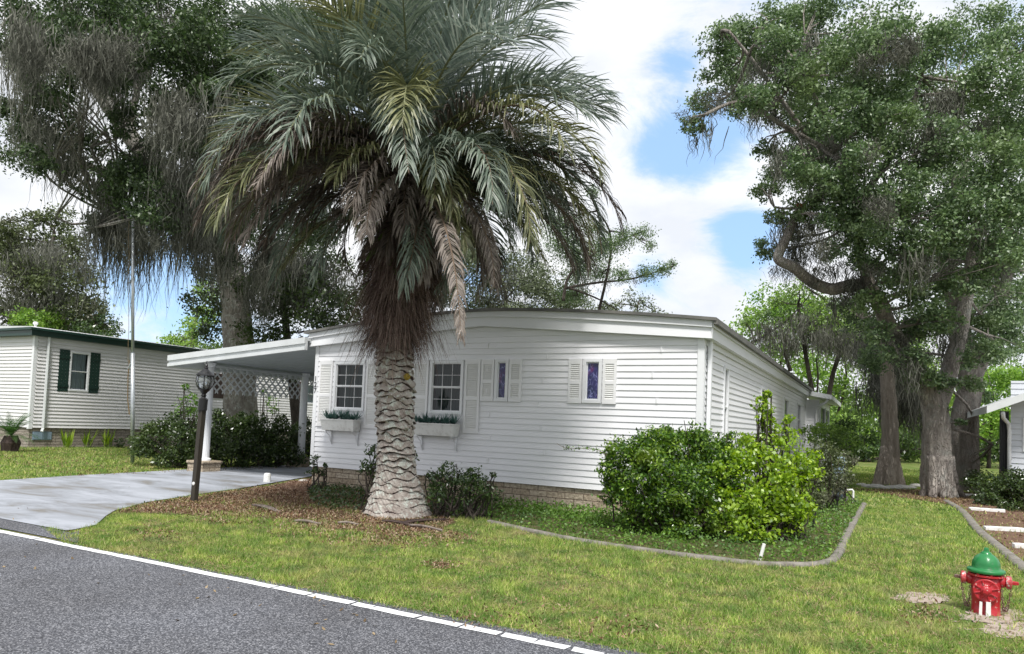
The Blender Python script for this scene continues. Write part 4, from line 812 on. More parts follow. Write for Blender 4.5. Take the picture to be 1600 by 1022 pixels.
# ------------------------------------------------------------------ hydrant
def hydrant():
    b = G(1540, 958); t = thing('fire_hydrant', b, 'red fire hydrant with green bonnet standing on bare sandy lawn at lower right', 'fire hydrant')
    f = -unit(np.array([b[0]-.35, b[1], 0])); f = unit(np.array([f[0]-.03, f[1], 0])); s = np.array([-f[1], f[0], 0])   # facing the road; s to the viewer's right
    S = .99
    m = MB(); m.lathe(b, [(.135, -.03), (.135, .0), (.118, .012), (.118, .12), (.121, .13), (.124, .30), (.118, .34), (.102, .36), (.10, .40)], 32); m.build('barrel', M['hyd_red'], t, smooth=True)
    m = MB(); m.lathe(b, [(.10, .385), (.150, .385), (.157, .392), (.157, .412), (.150, .421), (.122, .424), (.116, .432), (.116, .46), (.110, .49), (.096, .52), (.074, .545), (.05, .562), (.045, .566), (.045, .574), (.034, .578), (.03, .585)], 36, fn=lambda th, h: 1+.018*math.cos(8*th) if .43 < h < .555 else 1); bo = m.build('bonnet', M['hyd_green'], t, smooth=True)
    m = MB(); m.lathe(b, [(.026, .58), (.021, .615), (.014, .62)], 5); m.build('operating_nut', M['hyd_green'], bo)
    m = MB()
    for k in range(8):
        a = k*math.pi/4+.2; m.lathe(b+np.array([.135*math.cos(a), .135*math.sin(a), .36]), [(.012, 0), (.012, .026), (.008, .028)], 6)
    m.lathe(b, [(.118, .352), (.148, .354), (.148, .372), (.11, .374)], 28); m.build('flange', M['hyd_red'], t)
    # pumper cap
    c = b+f*.085+np.array([0, 0, .235]); m = MB(); m.lathe(c, [(.09, 0), (.09, .03), (.106, .035), (.108, .055), (.098, .062), (.088, .056), (.05, .058), (.045, .07), (.035, .085)], 30, axis=f); cap = m.build('front_cap', M['hyd_red'], t, smooth=True)
    m = MB(); up = np.array([0, 0, 1.])
    for k in range(8):
        a = k*math.pi/4+.3; d = s*math.cos(a)+up*math.sin(a); m.tube([c+f*.06+d*.045, c+f*.062+d*.098], [.010, .007], 6)
    m.lathe(c, [(.03, .08), (.03, .108), (.018, .112)], 5, axis=f); m.build('cap_ribs', M['hyd_red'], cap)
    for sg in (-1, 1):
        c = b+s*sg*.095+np.array([0, 0, .315]); m = MB(); m.lathe(c, [(.056, 0), (.056, .05), (.045, .055), (.045, .075)], 22, axis=s*sg); no = m.build('side_outlet', M['hyd_red'], t, smooth=True)
        m = MB(); m.lathe(c, [(.04, .062), (.060, .064), (.062, .10), (.052, .108), (.028, .112)], 22, axis=s*sg); m.build('outlet_cap', M['hyd_worn'], t)
        m = MB(); m.lathe(c, [(.02, .11), (.018, .158), (.010, .162)], 5, axis=s*sg); m.build('cap_nut', M['rust' if sg < 0 else 'hyd_red'], t)
        # chain of links
        m = MB(); A = c+s*sg*.10+np.array([0, 0, -.07])+f*.02; B = b+s*sg*.125+np.array([0, 0, .24])+f*.05; n = 20
        for k in range(n):
            u = k/(n-1); p = A+(B-A)*u; p = p+np.array([0, 0, -.19*4*u*(1-u)])+s*sg*.05*math.sin(math.pi*u)*(-.2)
            u2 = (k+.5)/(n-1); p2 = A+(B-A)*u2+np.array([0, 0, -.19*4*u2*(1-u2)]); d = unit(p2-p); a1 = unit(np.cross(d, f if k % 2 else s)); ring = [p+d*.014*math.cos(x)+a1*.008*math.sin(x) for x in np.linspace(0, 2*math.pi, 9)]
            m.tube(ring, .0048, 5, False)
        m.build('chain', M['rust'], t)
    m = MB(); q = b+f*.155+s*-.01; m.hexa([q-s*.045-f*.01, q-s*.02-f*.01, q-s*.02+f*.01, q-s*.045+f*.01], [q-s*.04-f*.01+up*.13, q-s*.018-f*.01+up*.10, q-s*.018+f*.01+up*.13, q-s*.04+f*.01+up*.13])
    m.hexa([q+s*.01-f*.01, q+s*.05-f*.01, q+s*.05+f*.01, q+s*.01+f*.01], [q+s*.012-f*.01+up*.135, q+s*.048-f*.01+up*.135, q+s*.048+f*.01+up*.135, q+s*.012+f*.01+up*.135])
    o = m.build('marker_stake', M['white_paint'], loc=q); setp(o, 'pair of short white plastic stakes in front of the hydrant', 'stake')
hydrant()

# ------------------------------------------------------------------ palm
def palm():
    rng = np.random.default_rng(21); D = (np.array([-7.0, 9.95, 0])-C0)@FW
    b = PD(622, 806, D); b[2] = 0; t = thing('palm_tree', b, 'large shaggy palm with grey green fronds and ringed pale trunk before the house', 'palm tree')
    path = [np.array([b[0], b[1], -.05])]+[PD(x, y, D) for x, y in ((620, 750), (618.5, 700), (617, 640), (617, 578), (615, 500), (625, 410), (638, 330), (646, 250))]
    zs = np.array([p[2] for p in path]); xs = np.array([p[0] for p in path]); ys = np.array([p[1] for p in path])
    prof_z = [-.05, 0, .25, .5, .75, 1.1, 2.4, 3.4, 4.6, 6.2]; prof_r = [.60, .57, .475, .385, .33, .30, .285, .28, .26, .15]
    sp = .105
    def zb_(r_, th): return sp*(r_+.23*math.cos(7*th+math.pi*r_+1.1*math.sin(r_*1.7+2*th))+.18*math.sin(2*th+r_*2.3)+.13*math.sin(5*th+r_*4.1))
    def scar(z, th):
        r_ = math.floor(z/sp)
        for q in (r_+1, r_, r_-1):
            z0 = zb_(q, th)
            if z >= z0: break
        z1 = zb_(q+1, th); return q, min(max((z-z0)/max(z1-z0, .012), 0), 1)
    nz, na = 620, 120; m = MB(); ztop = zs[-1]
    for i in range(nz+1):
        z = -.05+(ztop+.05)*i/nz; cx = np.interp(z, zs, xs); cy = np.interp(z, zs, ys); r = np.interp(z, prof_z, prof_r)
        for j in range(na):
            th = 2*math.pi*j/na
            row, fr = scar(z, th)
            # scalloped leaf scars alternating by row
            sc = 1
            amp = .030+.016*math.sin(row*12.9+th*2)+.012*math.sin(row*5.1)
            amp *= 1.0 if z > .9 else .55+.45*max(0, z)/.9
            rid = amp*1.15*((1-fr)**.9 if fr > .12 else (fr/.12)**.6*.9)*(1-.5*(sc < .2)) - .004
            rr_ = r+rid*(1.0 if z < 1 else 1.5)+.006*math.sin(th*23+z*31)+.005*math.sin(th*41+z*77+row)
            m.v.append((cx+rr_*math.cos(th), cy+rr_*math.sin(th), z))
    dark = []  # fibre-coloured crevice faces, also painting in the shade under each scar lip
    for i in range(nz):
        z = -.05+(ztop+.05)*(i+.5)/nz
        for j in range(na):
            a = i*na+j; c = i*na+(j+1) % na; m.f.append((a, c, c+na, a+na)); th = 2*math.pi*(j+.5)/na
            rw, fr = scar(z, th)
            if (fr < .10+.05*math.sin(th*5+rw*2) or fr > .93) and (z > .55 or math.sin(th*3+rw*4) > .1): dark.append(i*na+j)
    # pointed leaf bases sticking out of the trunk
    for k in range(90):
        z = rng.uniform(1.3, 3.2); th = rng.uniform(0, 2*math.pi); c = np.array([np.interp(z, zs, xs), np.interp(z, zs, ys), z]); r = np.interp(z, prof_z, prof_r); d = np.array([math.cos(th), math.sin(th), 0]); s = np.array([-d[1], d[0], 0]); p = c+d*(r-.01)
        w_ = rng.uniform(.04, .09); o_ = rng.uniform(.03, .08); h = rng.uniform(.04, .09)
        m.hexa([p-s*w_, p+s*w_, p+s*w_*.8-d*.03, p-s*w_*.8-d*.03], [p+d*o_-s*w_*.35+np.array([0, 0, h]), p+d*o_+s*w_*.35+np.array([0, 0, h]), p-d*.02+s*w_*.3+np.array([0, 0, h*.9]), p-d*.02-s*w_*.3+np.array([0, 0, h*.9])])
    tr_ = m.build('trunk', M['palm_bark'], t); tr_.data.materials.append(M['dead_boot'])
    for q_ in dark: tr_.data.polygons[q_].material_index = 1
    # fronds
    crown_c = PD(645, 265, D)
    def frond(az, el, bend, L_, zoff, mt, rt='rachis', droop=.25, lf=.5, fan=1.0, side0=0.0, npair=82, pw=1.25):
        base = crown_c+np.array([0, 0, zoff]); h = np.array([math.cos(az), math.sin(az), 0]); n = 26; P = []; p = base+h*.12; side = np.array([-h[1], h[0], 0]); T = []
        for i in range(n+1):
            s_ = i/n; a = el-bend*(s_**pw); d = h*math.cos(a)+np.array([0, 0, math.sin(a)])+side*side0*s_; d = unit(d); P.append(p.copy()); T.append(d); p = p+d*L_/n
        P = np.array(P); T = np.array(T); mb = MB(); mb.tube(P[::2], list(np.linspace(.028, .005, len(P[::2]))), 5)
        fo = mb.build('frond', M[rt], t)
        out_ = []; twist = rng.uniform(-.25, .25)
        for i in range(npair):
            s_ = .16+.83*i/npair; k = min(int(s_*n), n-1); fpos = s_*n-k; q = P[k]*(1-fpos)+P[k+1]*fpos; T_ = T[k]
            up = np.cross(T_, side); up = unit(up); up = up if up[2] > 0 or abs(T_[2]) > .9 else -up
            ll = lf*(.55+.9*math.sin(min(1, (s_-.1)/.85)*math.pi*.86+.25))*.72*rng.uniform(.85, 1.12)
            ang = R(62-34*s_)*rng.uniform(.85, 1.15)
            for sg in (-1, 1):
                v_ = rng.uniform(-.15, 1.05)*fan+twist*sg
                d = unit(T_*math.cos(ang)+(side*sg*math.cos(v_)+up*math.sin(v_))*math.sin(ang)+rng.normal(size=3)*.05)
                wv = unit(np.cross(d, up+rng.normal(size=3)*.3)); w_ = .013*rng.uniform(.8, 1.25)
                a0 = q; a1 = q+d*ll*.45; d2 = unit(d+np.array([0, 0, -droop*rng.uniform(.7, 1.6)])); a2 = a1+d2*ll*.33; d3 = unit(d2+np.array([0, 0, -droop*1.3*rng.uniform(.4, 1.8)])); a3 = a2+d3*ll*.30
                out_ += [np.stack([a0-wv*w_*.5, a0+wv*w_*.5, a1+wv*w_, a1-wv*w_]), np.stack([a1-wv*w_, a1+wv*w_, a2+wv*w_*.7, a2-wv*w_*.7]), np.stack([a2-wv*w_*.7, a2+wv*w_*.7, a3+wv*.001, a3-wv*.001])]
        npmesh('leaflets', np.array(out_), 4, M[mt], fo)
    ga = 2.39996; k = 0
    def ring(n, e0, e1, b0, b1, L0, L1, z0, z1, mats, droop, lf=.5, fan=1.0, rt='rachis', pw=1.25):
        nonlocal k
        for i in range(n):
            u = i/max(1, n-1); frond(k*ga+rng.uniform(-.25, .25), R(e0+(e1-e0)*u+rng.uniform(-6, 6)), R(b0+(b1-b0)*u+rng.uniform(-10, 10)), (L0+(L1-L0)*u)*rng.uniform(.9, 1.1), z0+(z1-z0)*u, mats[rng.integers(len(mats))], rt, droop, lf, fan, rng.uniform(-.25, .25), pw=pw); k += 1
    ring(17, 86, 64, 35, 62, 2.9, 3.3, .45, .35, ['frond_blue', 'frond_green', 'frond_blue'], .08, .78)
    ring(25, 62, 34, 72, 95, 3.4, 3.6, .35, .15, ['frond_blue', 'frond_green', 'frond_green', 'frond_blue', 'frond_olive'], .14, .80, pw=1.4)
    ring(18, 36, 16, 98, 96, 3.7, 3.8, .2, .0, ['frond_green', 'frond_blue', 'frond_green', 'frond_olive'], .28, .74, pw=1.7)
    ring(15, 20, 2, 102, 90, 3.7, 3.6, .05, -.2, ['frond_olive', 'frond_green', 'frond_green', 'frond_brown', 'frond_dark'], .45, .62, .8, 'rachis_dead', 1.8)
    ring(7, 0, -12, 70, 62, 2.7, 2.4, -.2, -.4, ['frond_olive', 'frond_dark', 'frond_brown'], .6, .5, .5, 'rachis_dead')
    # picked dead ones the photograph shows: one hanging in front right of the trunk
    toward = math.atan2(-crown_c[1], -crown_c[0])
    frond(toward+.24, R(-18), R(70), 4.1, -.35, 'frond_brown', 'rachis_dead', .7, .34, .2, .05); frond(toward+.62, R(-10), R(80), 3.1, -.3, 'frond_brown', 'rachis_dead', .7, .34, .2)
    frond(toward-.75, R(20), R(95), 3.5, -.2, 'frond_brown', 'rachis_dead', .6, .5, .6); frond(toward-1.05, R(15), R(92), 3.6, -.25, 'frond_brown', 'rachis_dead', .6, .5, .6); frond(toward-.95, R(5), R(85), 3.5, -.3, 'frond_brown', 'rachis_dead', .6, .5, .6)
    frond(toward+1.35, R(8), R(88), 3.4, -.25, 'frond_brown', 'rachis_dead', .6, .5, .6); frond(toward+1.2, R(25), R(105), 3.5, -.1, 'frond_olive', 'rachis', .6, .52, .6)
    for k_ in range(10):
        a_ = toward+(1 if k_ % 2 else -1)*rng.uniform(.9, 1.9)
        frond(a_, R(rng.uniform(8, 24)), R(rng.uniform(98, 112)), rng.uniform(3.7, 4.2), rng.uniform(-.2, .05), ['frond_brown', 'frond_olive', 'frond_dark', 'frond_brown', 'frond_green'][k_ % 5], 'rachis_dead', .6, .6, .8, 0, 82, 1.9)
    for k_ in range(9):
        frond(toward+rng.uniform(-1.5, 1.5), R(rng.uniform(0, 25)), R(rng.uniform(80, 105)), rng.uniform(1.9, 2.7), rng.uniform(-.45, -.1), ['frond_olive', 'frond_brown', 'frond_green'][k_ % 3], 'rachis_dead', .6, .55, .9, 0, 60, 1.2)
    for k_ in range(15):
        frond(toward+rng.uniform(-1.3, 1.3), R(rng.uniform(8, 42)), R(rng.uniform(90, 112)), rng.uniform(2.2, 3.1), rng.uniform(-.25, .1), ['frond_green', 'frond_olive', 'frond_blue', 'frond_green', 'frond_brown'][k_ % 5], 'rachis', .5, .62, .9, 0, 66, 1.3)
    for k_ in range(7):
        frond(toward-.75-.19*k_, R([18, 10, 24, 6, 16, 12, 20][k_]), R([104, 96, 108, 92, 100, 98, 106][k_]), [3.3, 3.0, 3.8, 3.4, 3.9, 3.6, 3.8][k_], -.1-.05*(k_ % 4), ['frond_brown', 'frond_brown', 'frond_olive'][k_ % 3], 'rachis_dead', .6, .62, .9, 0, 80, 1.6)
    for k_ in range(18):
        frond(toward-1.7+3.4*k_/17+rng.uniform(-.1, .1), R(rng.uniform(-25, 25)), R(rng.uniform(75, 110)), rng.uniform(1.3, 2.5), rng.uniform(-.8, -.2), ['frond_brown', 'frond_olive', 'frond_dark', 'frond_brown', 'frond_green'][k_ % 5], 'rachis_dead', .7, .48, 1.1, rng.uniform(-.3, .3), 56, 1.1)
    # shaggy fibre and old flower stalks below the crown
    out_ = []; c_lo = PD(612, 560, D); c_hi = PD(640, 330, D); n = 15000; u = rng.random(n)**.8; az = rng.uniform(0, 2*math.pi, n)
    bulge = np.interp(u, [0, .2, .5, .8, 1], [.32, .60, .72, .50, .28]); h = np.stack([np.cos(az), np.sin(az), np.zeros(n)], 1); base = c_lo+(c_hi-c_lo)*(u[:, None]*.95+.08)+h*(bulge*.55)[:, None]
    ln = rng.uniform(.25, .75, n); sd = unit(np.stack([-h[:, 1], h[:, 0], rng.normal(size=n)*.2], 1)); p = base; d = unit(h*rng.uniform(.5, 1.3, n)[:, None]+rng.normal(size=(n, 3))*.55+np.array([0, 0, .1])); wd = .0055; ln = ln*np.where(rng.random(n) < .12, 1.7, .9)
    for kk in range(3):
        q = p+d*(ln/3)[:, None]; out_.append(np.stack([p-sd*wd, p+sd*wd, q+sd*wd*.7, q-sd*wd*.7], 1)); p = q; d = unit(d*.75+np.array([0, 0, -1.0])*rng.uniform(.5, 1.1, n)[:, None]); wd *= .75
    npmesh('fibre_skirt', np.concatenate(out_), 4, M['fibre'], t)
    # ferns growing in the boots
    out_ = []
    for kk in range(46):
        a = toward+rng.uniform(-1.8, 1.4); cc = PD(612, rng.uniform(330, 470), D); hh = np.array([math.cos(a), math.sin(a), 0]); p = cc+hh*.22; d = unit(hh+np.array([0, 0, .6])+rng.normal(size=3)*.3); s = np.cross(d, [0, 0, 1]); s = unit(s)
        if rng.random() < .5 and kk % 2: continue
        for i in range(14):
            q = p+d*.035; w_ = .06*math.sin((i+1)/15*math.pi)+.012
            for sg in (-1, 1): out_.append(np.stack([p, p+s*sg*w_+d*.015, p+s*sg*w_+d*.03, q]))
            p = q; d = unit(d+np.array([0, 0, -.13]))
    npmesh('epiphytic_fern', np.array(out_), 4, M['fern'], t)
    m = MB(); m.lathe(PD(640, 590, D)-FW*.3, [(.02, -.05), (.05, -.02), (.06, .02), (.03, .06)], 10); m.build('yellow_fungus', mat('yellow', (.30, .20, .02), .8, noise=((.15, .11, .02), 30, .4, .6)), t)
    return t
palm()

# fallen palm boots and stalks on the ground
def boot(px0, px1, wd, lab, mt='dead_boot', h=.05):
    a = G(*px0, .03); c = G(*px1, .03); d = unit(c-a); n = np.array([-d[1], d[0], 0]); m = MB(); L0 = np.linalg.norm(c-a); seg = 8
    for k in range(seg+1):
        t = k/seg; w_ = wd*(.25+.75*math.sin(min(1, t*1.3)*math.pi*.8+.2)); p = a+d*L0*t+n*.04*math.sin(t*3)+np.array([0, 0, .01*math.sin(t*5)])
        for (x, z) in ((-1, .03), (-.5, 0), (0, h*.4), (.5, 0.0), (1, .03)): m.v.append(tuple(p+n*x*w_+np.array([0, 0, z])))
        for (x, z) in ((1, .015), (.5, -.015), (0, h*.4-.02), (-.5, -.015), (-1, .015)): m.v.append(tuple(p+n*x*w_+np.array([0, 0, z])))
    for k in range(seg):
        for j in range(10): i0 = k*10+j; i1 = k*10+(j+1) % 10; m.f.append((i0, i1, i1+10, i0+10))
    m.f += [tuple(range(9, -1, -1)), tuple(seg*10+j for j in range(10))]
    o = m.build('palm_frond_base', M[mt], loc=a, smooth=True); setp(o, lab, 'dead frond base')
boot((632, 818), (700, 812), .07, 'dark curled palm frond base lying at the right foot of the palm trunk')
boot((598, 815), (650, 823), .05, 'dark narrow palm frond base crossing in front of the trunk')
boot((640, 822), (690, 829), .018, 'pale thin stalk on the ground just right of the palm foot', 'deadwood', .02)
boot((528, 818), (560, 820), .018, 'pale thin stalk lying on the mulch left of the palm foot', 'deadwood', .02)
boot((395, 790), (435, 800), .06, 'flat grey brown husk lying in the middle of the mulch', 'deadwood', .03)
boot((460, 815), (500, 819), .02, 'pale stick lying at the lawn edge below the husk', 'deadwood', .02)

# ------------------------------------------------------------------ oaks and other trees
def tree(name, base, label, cat, group, leafm, barkm, blobs, dens, size, limbs, moss=None, seed=0, aspect=.5, twig=.05, sig=.24, subs=18, nb=14, jit=.06, twfrac=1):
    rng = np.random.default_rng(seed); t = thing(name, base, label, cat, group); mb = MB(); S = []
    for (pts, r0, r1) in limbs: S += limb(mb, rng, pts, r0, r1, nb, 6, 0, jit)
    S2 = [s for s in S if s[2] > 2.0] or S
    tw = MB(); twigs(tw, rng, S2, blobs, twig, twfrac)
    mb.build('trunk', M[barkm], t, smooth=True); tw.build('branches', M[barkm], t, smooth=True)
    npmesh('crown', crown(rng, blobs, dens, size, aspect, subs, sig), 4, M[leafm], t)
    if moss is not None: npmesh('spanish_moss', moss(rng), 4, M['moss'], t)
    return t
def flare(base, r, top, h=1.0, k=1.7):
    base = np.array(base, float); d = np.array(top)-base; return base
def anchors(rng, boxes):
    o = []
    for (x0, y0, x1, y1, n, D0, D1) in boxes:
        nc = max(2, n//5)
        cc = [(rng.uniform(x0, x1), rng.uniform(y0, y1), rng.uniform(D0, D1), rng.uniform(.35, 1.2)) for _ in range(nc)]
        for _ in range(n):
            cx, cy, cD, sc = cc[rng.integers(nc)]
            o.append((*PD(cx+rng.normal()*16, cy+rng.normal()*9, cD+rng.normal()*.4), sc*rng.uniform(.6, 1.3)))
    return o

# left live oak: trunk behind the carport, big limb to the upper left
r1 = np.random.default_rng(31)
lo_blobs = pxblobs(r1, [(60, 20, 60), (150, 10, 65), (250, 20, 75), (340, 50, 75), (430, 60, 70), (310, 110, 60), (380, 140, 60), (520, 30, 60), (450, 160, 60), (20, 70, 30), (85, 190, 50), (35, 225, 48), (125, 225, 42), (60, 150, 26), (20, 170, 26), (200, 190, 32), (205, 285, 48), (280, 215, 45), (250, 330, 52), (300, 350, 52), (330, 290, 50), (185, 350, 36), (150, 300, 26), (100, 270, 24), (350, 380, 45), (390, 330, 55), (270, 150, 40), (440, 260, 70), (400, 230, 60), (120, 90, 40), (200, 90, 46), (500, 130, 60), (600, 60, 70), (700, 20, 60), (480, 340, 55), (155, 345, 26), (235, 250, 30), (60, 60, 36, 19), (140, 60, 40, 19), (230, 70, 46, 19), (310, 60, 44, 19), (350, 150, 40, 19.5), (250, 170, 30, 19.5), (100, 130, 30, 19.5), (40, 110, 24, 19.5), (180, 130, 26, 19.5), (300, 220, 34, 20), (390, 110, 40, 19.5), (60, 250, 26, 20), (320, 310, 34, 20.5)], 20, 26)
gb = G(378, 705)
D1 = 24
lt = [np.array([gb[0], gb[1], 0])]; Dt = (gb-C0)@FW
limbsL = [([PD(384, 715, Dt), PD(378, 690, Dt), PD(374, 600, Dt), PD(370, 500, Dt), PD(362, 430, Dt), PD(345, 380, Dt-.5), PD(300, 330, Dt-1), PD(250, 275, Dt-1.5), PD(205, 215, Dt-2), PD(160, 150, Dt-2.2), PD(110, 80, Dt-2)], 30*Dt/F, 9*Dt/F),
          ([PD(345, 380, Dt-.5), PD(370, 280, Dt), PD(420, 180, Dt), PD(470, 80, Dt)], .35, .12), ([PD(250, 275, Dt-1.5), PD(200, 270, Dt-2), PD(140, 260, Dt-2.5), PD(70, 230, Dt-2)], .2, .06),
          ([PD(205, 215, Dt-2), PD(215, 140, Dt-2), PD(260, 60, Dt-2.5)], .18, .07), ([PD(380, 690, Dt), PD(400, 712, Dt-.4)], .5, .3), ([PD(300, 330, Dt-1), PD(265, 345, Dt-2), PD(190, 345, Dt-3)], .16, .05)]
def mossL(rng):
    a = anchors(rng, [(30, 30, 200, 110, 34, 17.6, 18.6), (190, 100, 340, 190, 24, 17.8, 18.8), (30, 20, 330, 100, 60, 20, 25), (40, 30, 200, 90, 22, 20, 24), (190, 90, 340, 190, 20, 20, 25), (160, 335, 340, 385, 80, 20, 24), (130, 230, 220, 330, 26, 20, 24), (20, 150, 130, 260, 18, 20, 24), (330, 330, 480, 430, 34, 24, 27), (250, 250, 330, 330, 30, 20, 24)])
    return moss_strands(rng, a, 30, .8, 2.8, .032, .26)
tree('live_oak', gb, 'dark live oak draped with spanish moss rising behind the carport at upper left', 'tree', 'live oaks', 'oak_leaf_shaded', 'oak_bark_pale', lo_blobs, 4.4, .115, limbsL, mossL, 41, twig=.06)

# right live oak
r2 = np.random.default_rng(32)
ro_blobs = pxblobs(r2, [(1085, 195, 20), (1100, 160, 24), (1135, 115, 36), (1125, 65, 32), (1165, 50, 42), (1180, 110, 45), (1160, 165, 28), (1225, 30, 45), (1230, 100, 46), (1290, 30, 50), (1205, 175, 32), (1260, 180, 55), (1310, 120, 60), (1225, 260, 38), (1195, 235, 20), (1285, 250, 58), (1350, 200, 60), (1385, 120, 65), (1370, 45, 48), (1440, 65, 55), (1450, 150, 65), (1515, 60, 55), (1555, 125, 58), (1590, 60, 45), (1520, 205, 65), (1590, 215, 55), (1420, 255, 58), (1340, 320, 52), (1255, 320, 32), (1200, 300, 22), (1420, 335, 55), (1500, 295, 58), (1570, 310, 55), (1455, 420, 52), (1400, 425, 40), (1520, 395, 50), (1585, 400, 45), (1400, 510, 42), (1445, 500, 36), (1540, 490, 50), (1595, 470, 45), (1560, 540, 36), (1380, 560, 30), (1355, 475, 28), (1195, 390, 20), (1210, 340, 18), (1240, 370, 16), (1440, 590, 26), (1500, 560, 22), (1300, 390, 24), (1470, 640, 13), (1640, 300, 60), (1650, 150, 60), (1650, 450, 50), (1490, 700, 14, 24.6), (1496, 735, 16, 24.6), (1340, 250, 42, 18.1), (1300, 180, 45, 18.1), (1390, 180, 45, 18.1), (1420, 300, 45, 18.1), (1370, 350, 34, 18.1), (1250, 120, 40, 18.1), (1480, 220, 45, 18.1), (1480, 360, 45, 18.1), (1180, 150, 32, 18.1), (1260, 260, 36, 18.1), (1520, 330, 45, 18.1), (1420, 390, 34, 18.6), (1310, 290, 30, 18.1), (1440, 470, 30, 19.1), (1420, 560, 26, 19.6), (1560, 250, 50, 18.1), (1560, 400, 45, 18.1), (1500, 440, 36, 18.6), (1540, 550, 30, 19.6), (1210, 60, 36, 18.1), (1330, 80, 45, 18.1), (1580, 330, 40, 18.1), (1375, 520, 22, 19.4), (1390, 550, 16, 19.4), (1360, 400, 30, 19.1), (1340, 375, 24, 19.1), (1420, 585, 10, 19.8), (1300, 340, 26, 18.6), (1480, 600, 20, 20.0), (1470, 500, 30, 19.1), (1520, 600, 18, 20.4), (1500, 660, 9, 20.6), (1420, 440, 34, 18.8)], 18.6, 24.4)
gb = G(1466, 776); Dr = (gb-C0)@FW
limbsR = [([PD(1466, 782, Dr), PD(1464, 740, Dr), PD(1463, 690, Dr), PD(1461, 640, Dr), PD(1450, 610, Dr), PD(1425, 575, Dr), PD(1400, 530, Dr-.3), PD(1375, 480, Dr-.6), PD(1352, 430, Dr-.5)], 26*Dr/F, 9*Dr/F),
          ([PD(1358, 445, Dr-.5), PD(1345, 400, Dr-.3), PD(1335, 330, Dr-.3), PD(1300, 220, Dr-.5), PD(1260, 120, Dr-1)], 8*Dr/F, 3*Dr/F),
          ([PD(1385, 490, Dr-.3), PD(1360, 452, Dr-.3), PD(1330, 446, Dr-.5), PD(1300, 452, Dr-.6), PD(1268, 440, Dr-.8), PD(1240, 418, Dr-1), PD(1216, 404, Dr-1), PD(1226, 378, Dr-1), PD(1238, 350, Dr-1), PD(1250, 325, Dr-1)], 11*Dr/F, 6*Dr/F),
          ([PD(1462, 640, Dr), PD(1480, 590, Dr+.3), PD(1500, 520, Dr+.5), PD(1515, 430, Dr+.5), PD(1530, 330, Dr)], .30, .14),
          ([PD(1300, 240, Dr-1), PD(1230, 200, Dr-1.5), PD(1160, 160, Dr-2), PD(1100, 180, Dr-2.5)], .09, .035), ([PD(1330, 330, Dr-1), PD(1400, 230, Dr), PD(1440, 120, Dr)], .12, .05),
          ([PD(1260, 210, Dr-1), PD(1180, 100, Dr-1.5), PD(1140, 50, Dr-1.5)], .07, .03)]
def mossR(rng):
    a = anchors(rng, [(1290, 270, 1400, 340, 36, 18.2, 21.7), (1180, 160, 1200, 175, 7, 18.7, 20.7), (1075, 185, 1090, 205, 4, 18.7, 20.7), (1340, 50, 1420, 90, 24, 17.7, 19.7), (1220, 60, 1270, 110, 16, 18.7, 21.7), (1240, 330, 1270, 400, 10, 19.7, 21.0), (1290, 330, 1380, 420, 24, 19.2, 21.0), (1390, 540, 1440, 580, 12, 19.7, 21.0), (1420, 140, 1540, 240, 22, 17.7, 19.7), (1500, 300, 1600, 400, 14, 17.7, 19.7), (1205, 405, 1360, 452, 34, 20.0, 20.6), (1218, 330, 1245, 400, 10, 20.2, 20.8), (1400, 500, 1500, 540, 16, 19.7, 21.7), (1230, 200, 1560, 420, 60, 17.6, 19.5), (1120, 90, 1260, 200, 14, 18, 19.5)])
    return moss_strands(rng, a, 26, .4, 1.4, .03, .16)
tro = tree('live_oak', gb, 'massive live oak with spanish moss and furrowed forked trunk at right beyond the lawn', 'tree', 'live oaks', 'oak_leaf', 'oak_bark', ro_blobs, 4.2, .10, limbsR, mossR, 42, twig=.055, subs=20, sig=.22)
m = MB(); cpt = PD(1250, 323, Dr-1.05); m.lathe(cpt, [(.10, 0), (.12, .04), (.10, .09)], 14, axis=(.3, -.3, .9)); m.build('cut_limb_end', mat('cut', (.38, .15, .07), .8), tro)
# trunk base flare + ivy on the right oak is covered by blobs; second trunk behind
gb2 = G(1505, 766); D2 = (gb2-C0)@FW
b2 = pxblobs(r2, [(1540, 620, 16), (1535, 560, 24), (1520, 480, 30), (1590, 520, 40), (1560, 440, 40), (1490, 380, 45), (1480, 450, 30), (1600, 360, 50)], 29, 32)
tree('live_oak', gb2, 'second oak trunk standing just behind and right of the massive forked oak', 'tree', 'live oaks', 'oak_leaf', 'oak_bark', b2, 3.0, .16,
     [([PD(1507, 772, D2), PD(1505, 720, D2), PD(1508, 650, D2), PD(1516, 590, D2), PD(1500, 520, D2), PD(1490, 450, D2-.5), PD(1478, 380, D2-1), PD(1510, 250, D2-1)], 24*D2/F, .2), ([PD(1514, 600, D2), PD(1535, 560, D2), PD(1560, 480, D2), PD(1590, 380, D2)], .3, .12)], None, 43)
gb3 = G(1389, 758); D3 = (gb3-C0)@FW
b3 = pxblobs(r2, [(1385, 540, 30), (1420, 560, 26), (1350, 510, 30), (1330, 480, 26)], 27, 29)
def moss3(rng): return moss_strands(rng, anchors(rng, [(1385, 560, 1430, 610, 70, 27.5, 29), (1395, 590, 1425, 640, 34, 27.5, 29), (1340, 520, 1400, 570, 40, 28, 30)]), 40, 1.0, 2.3, .035, .22)
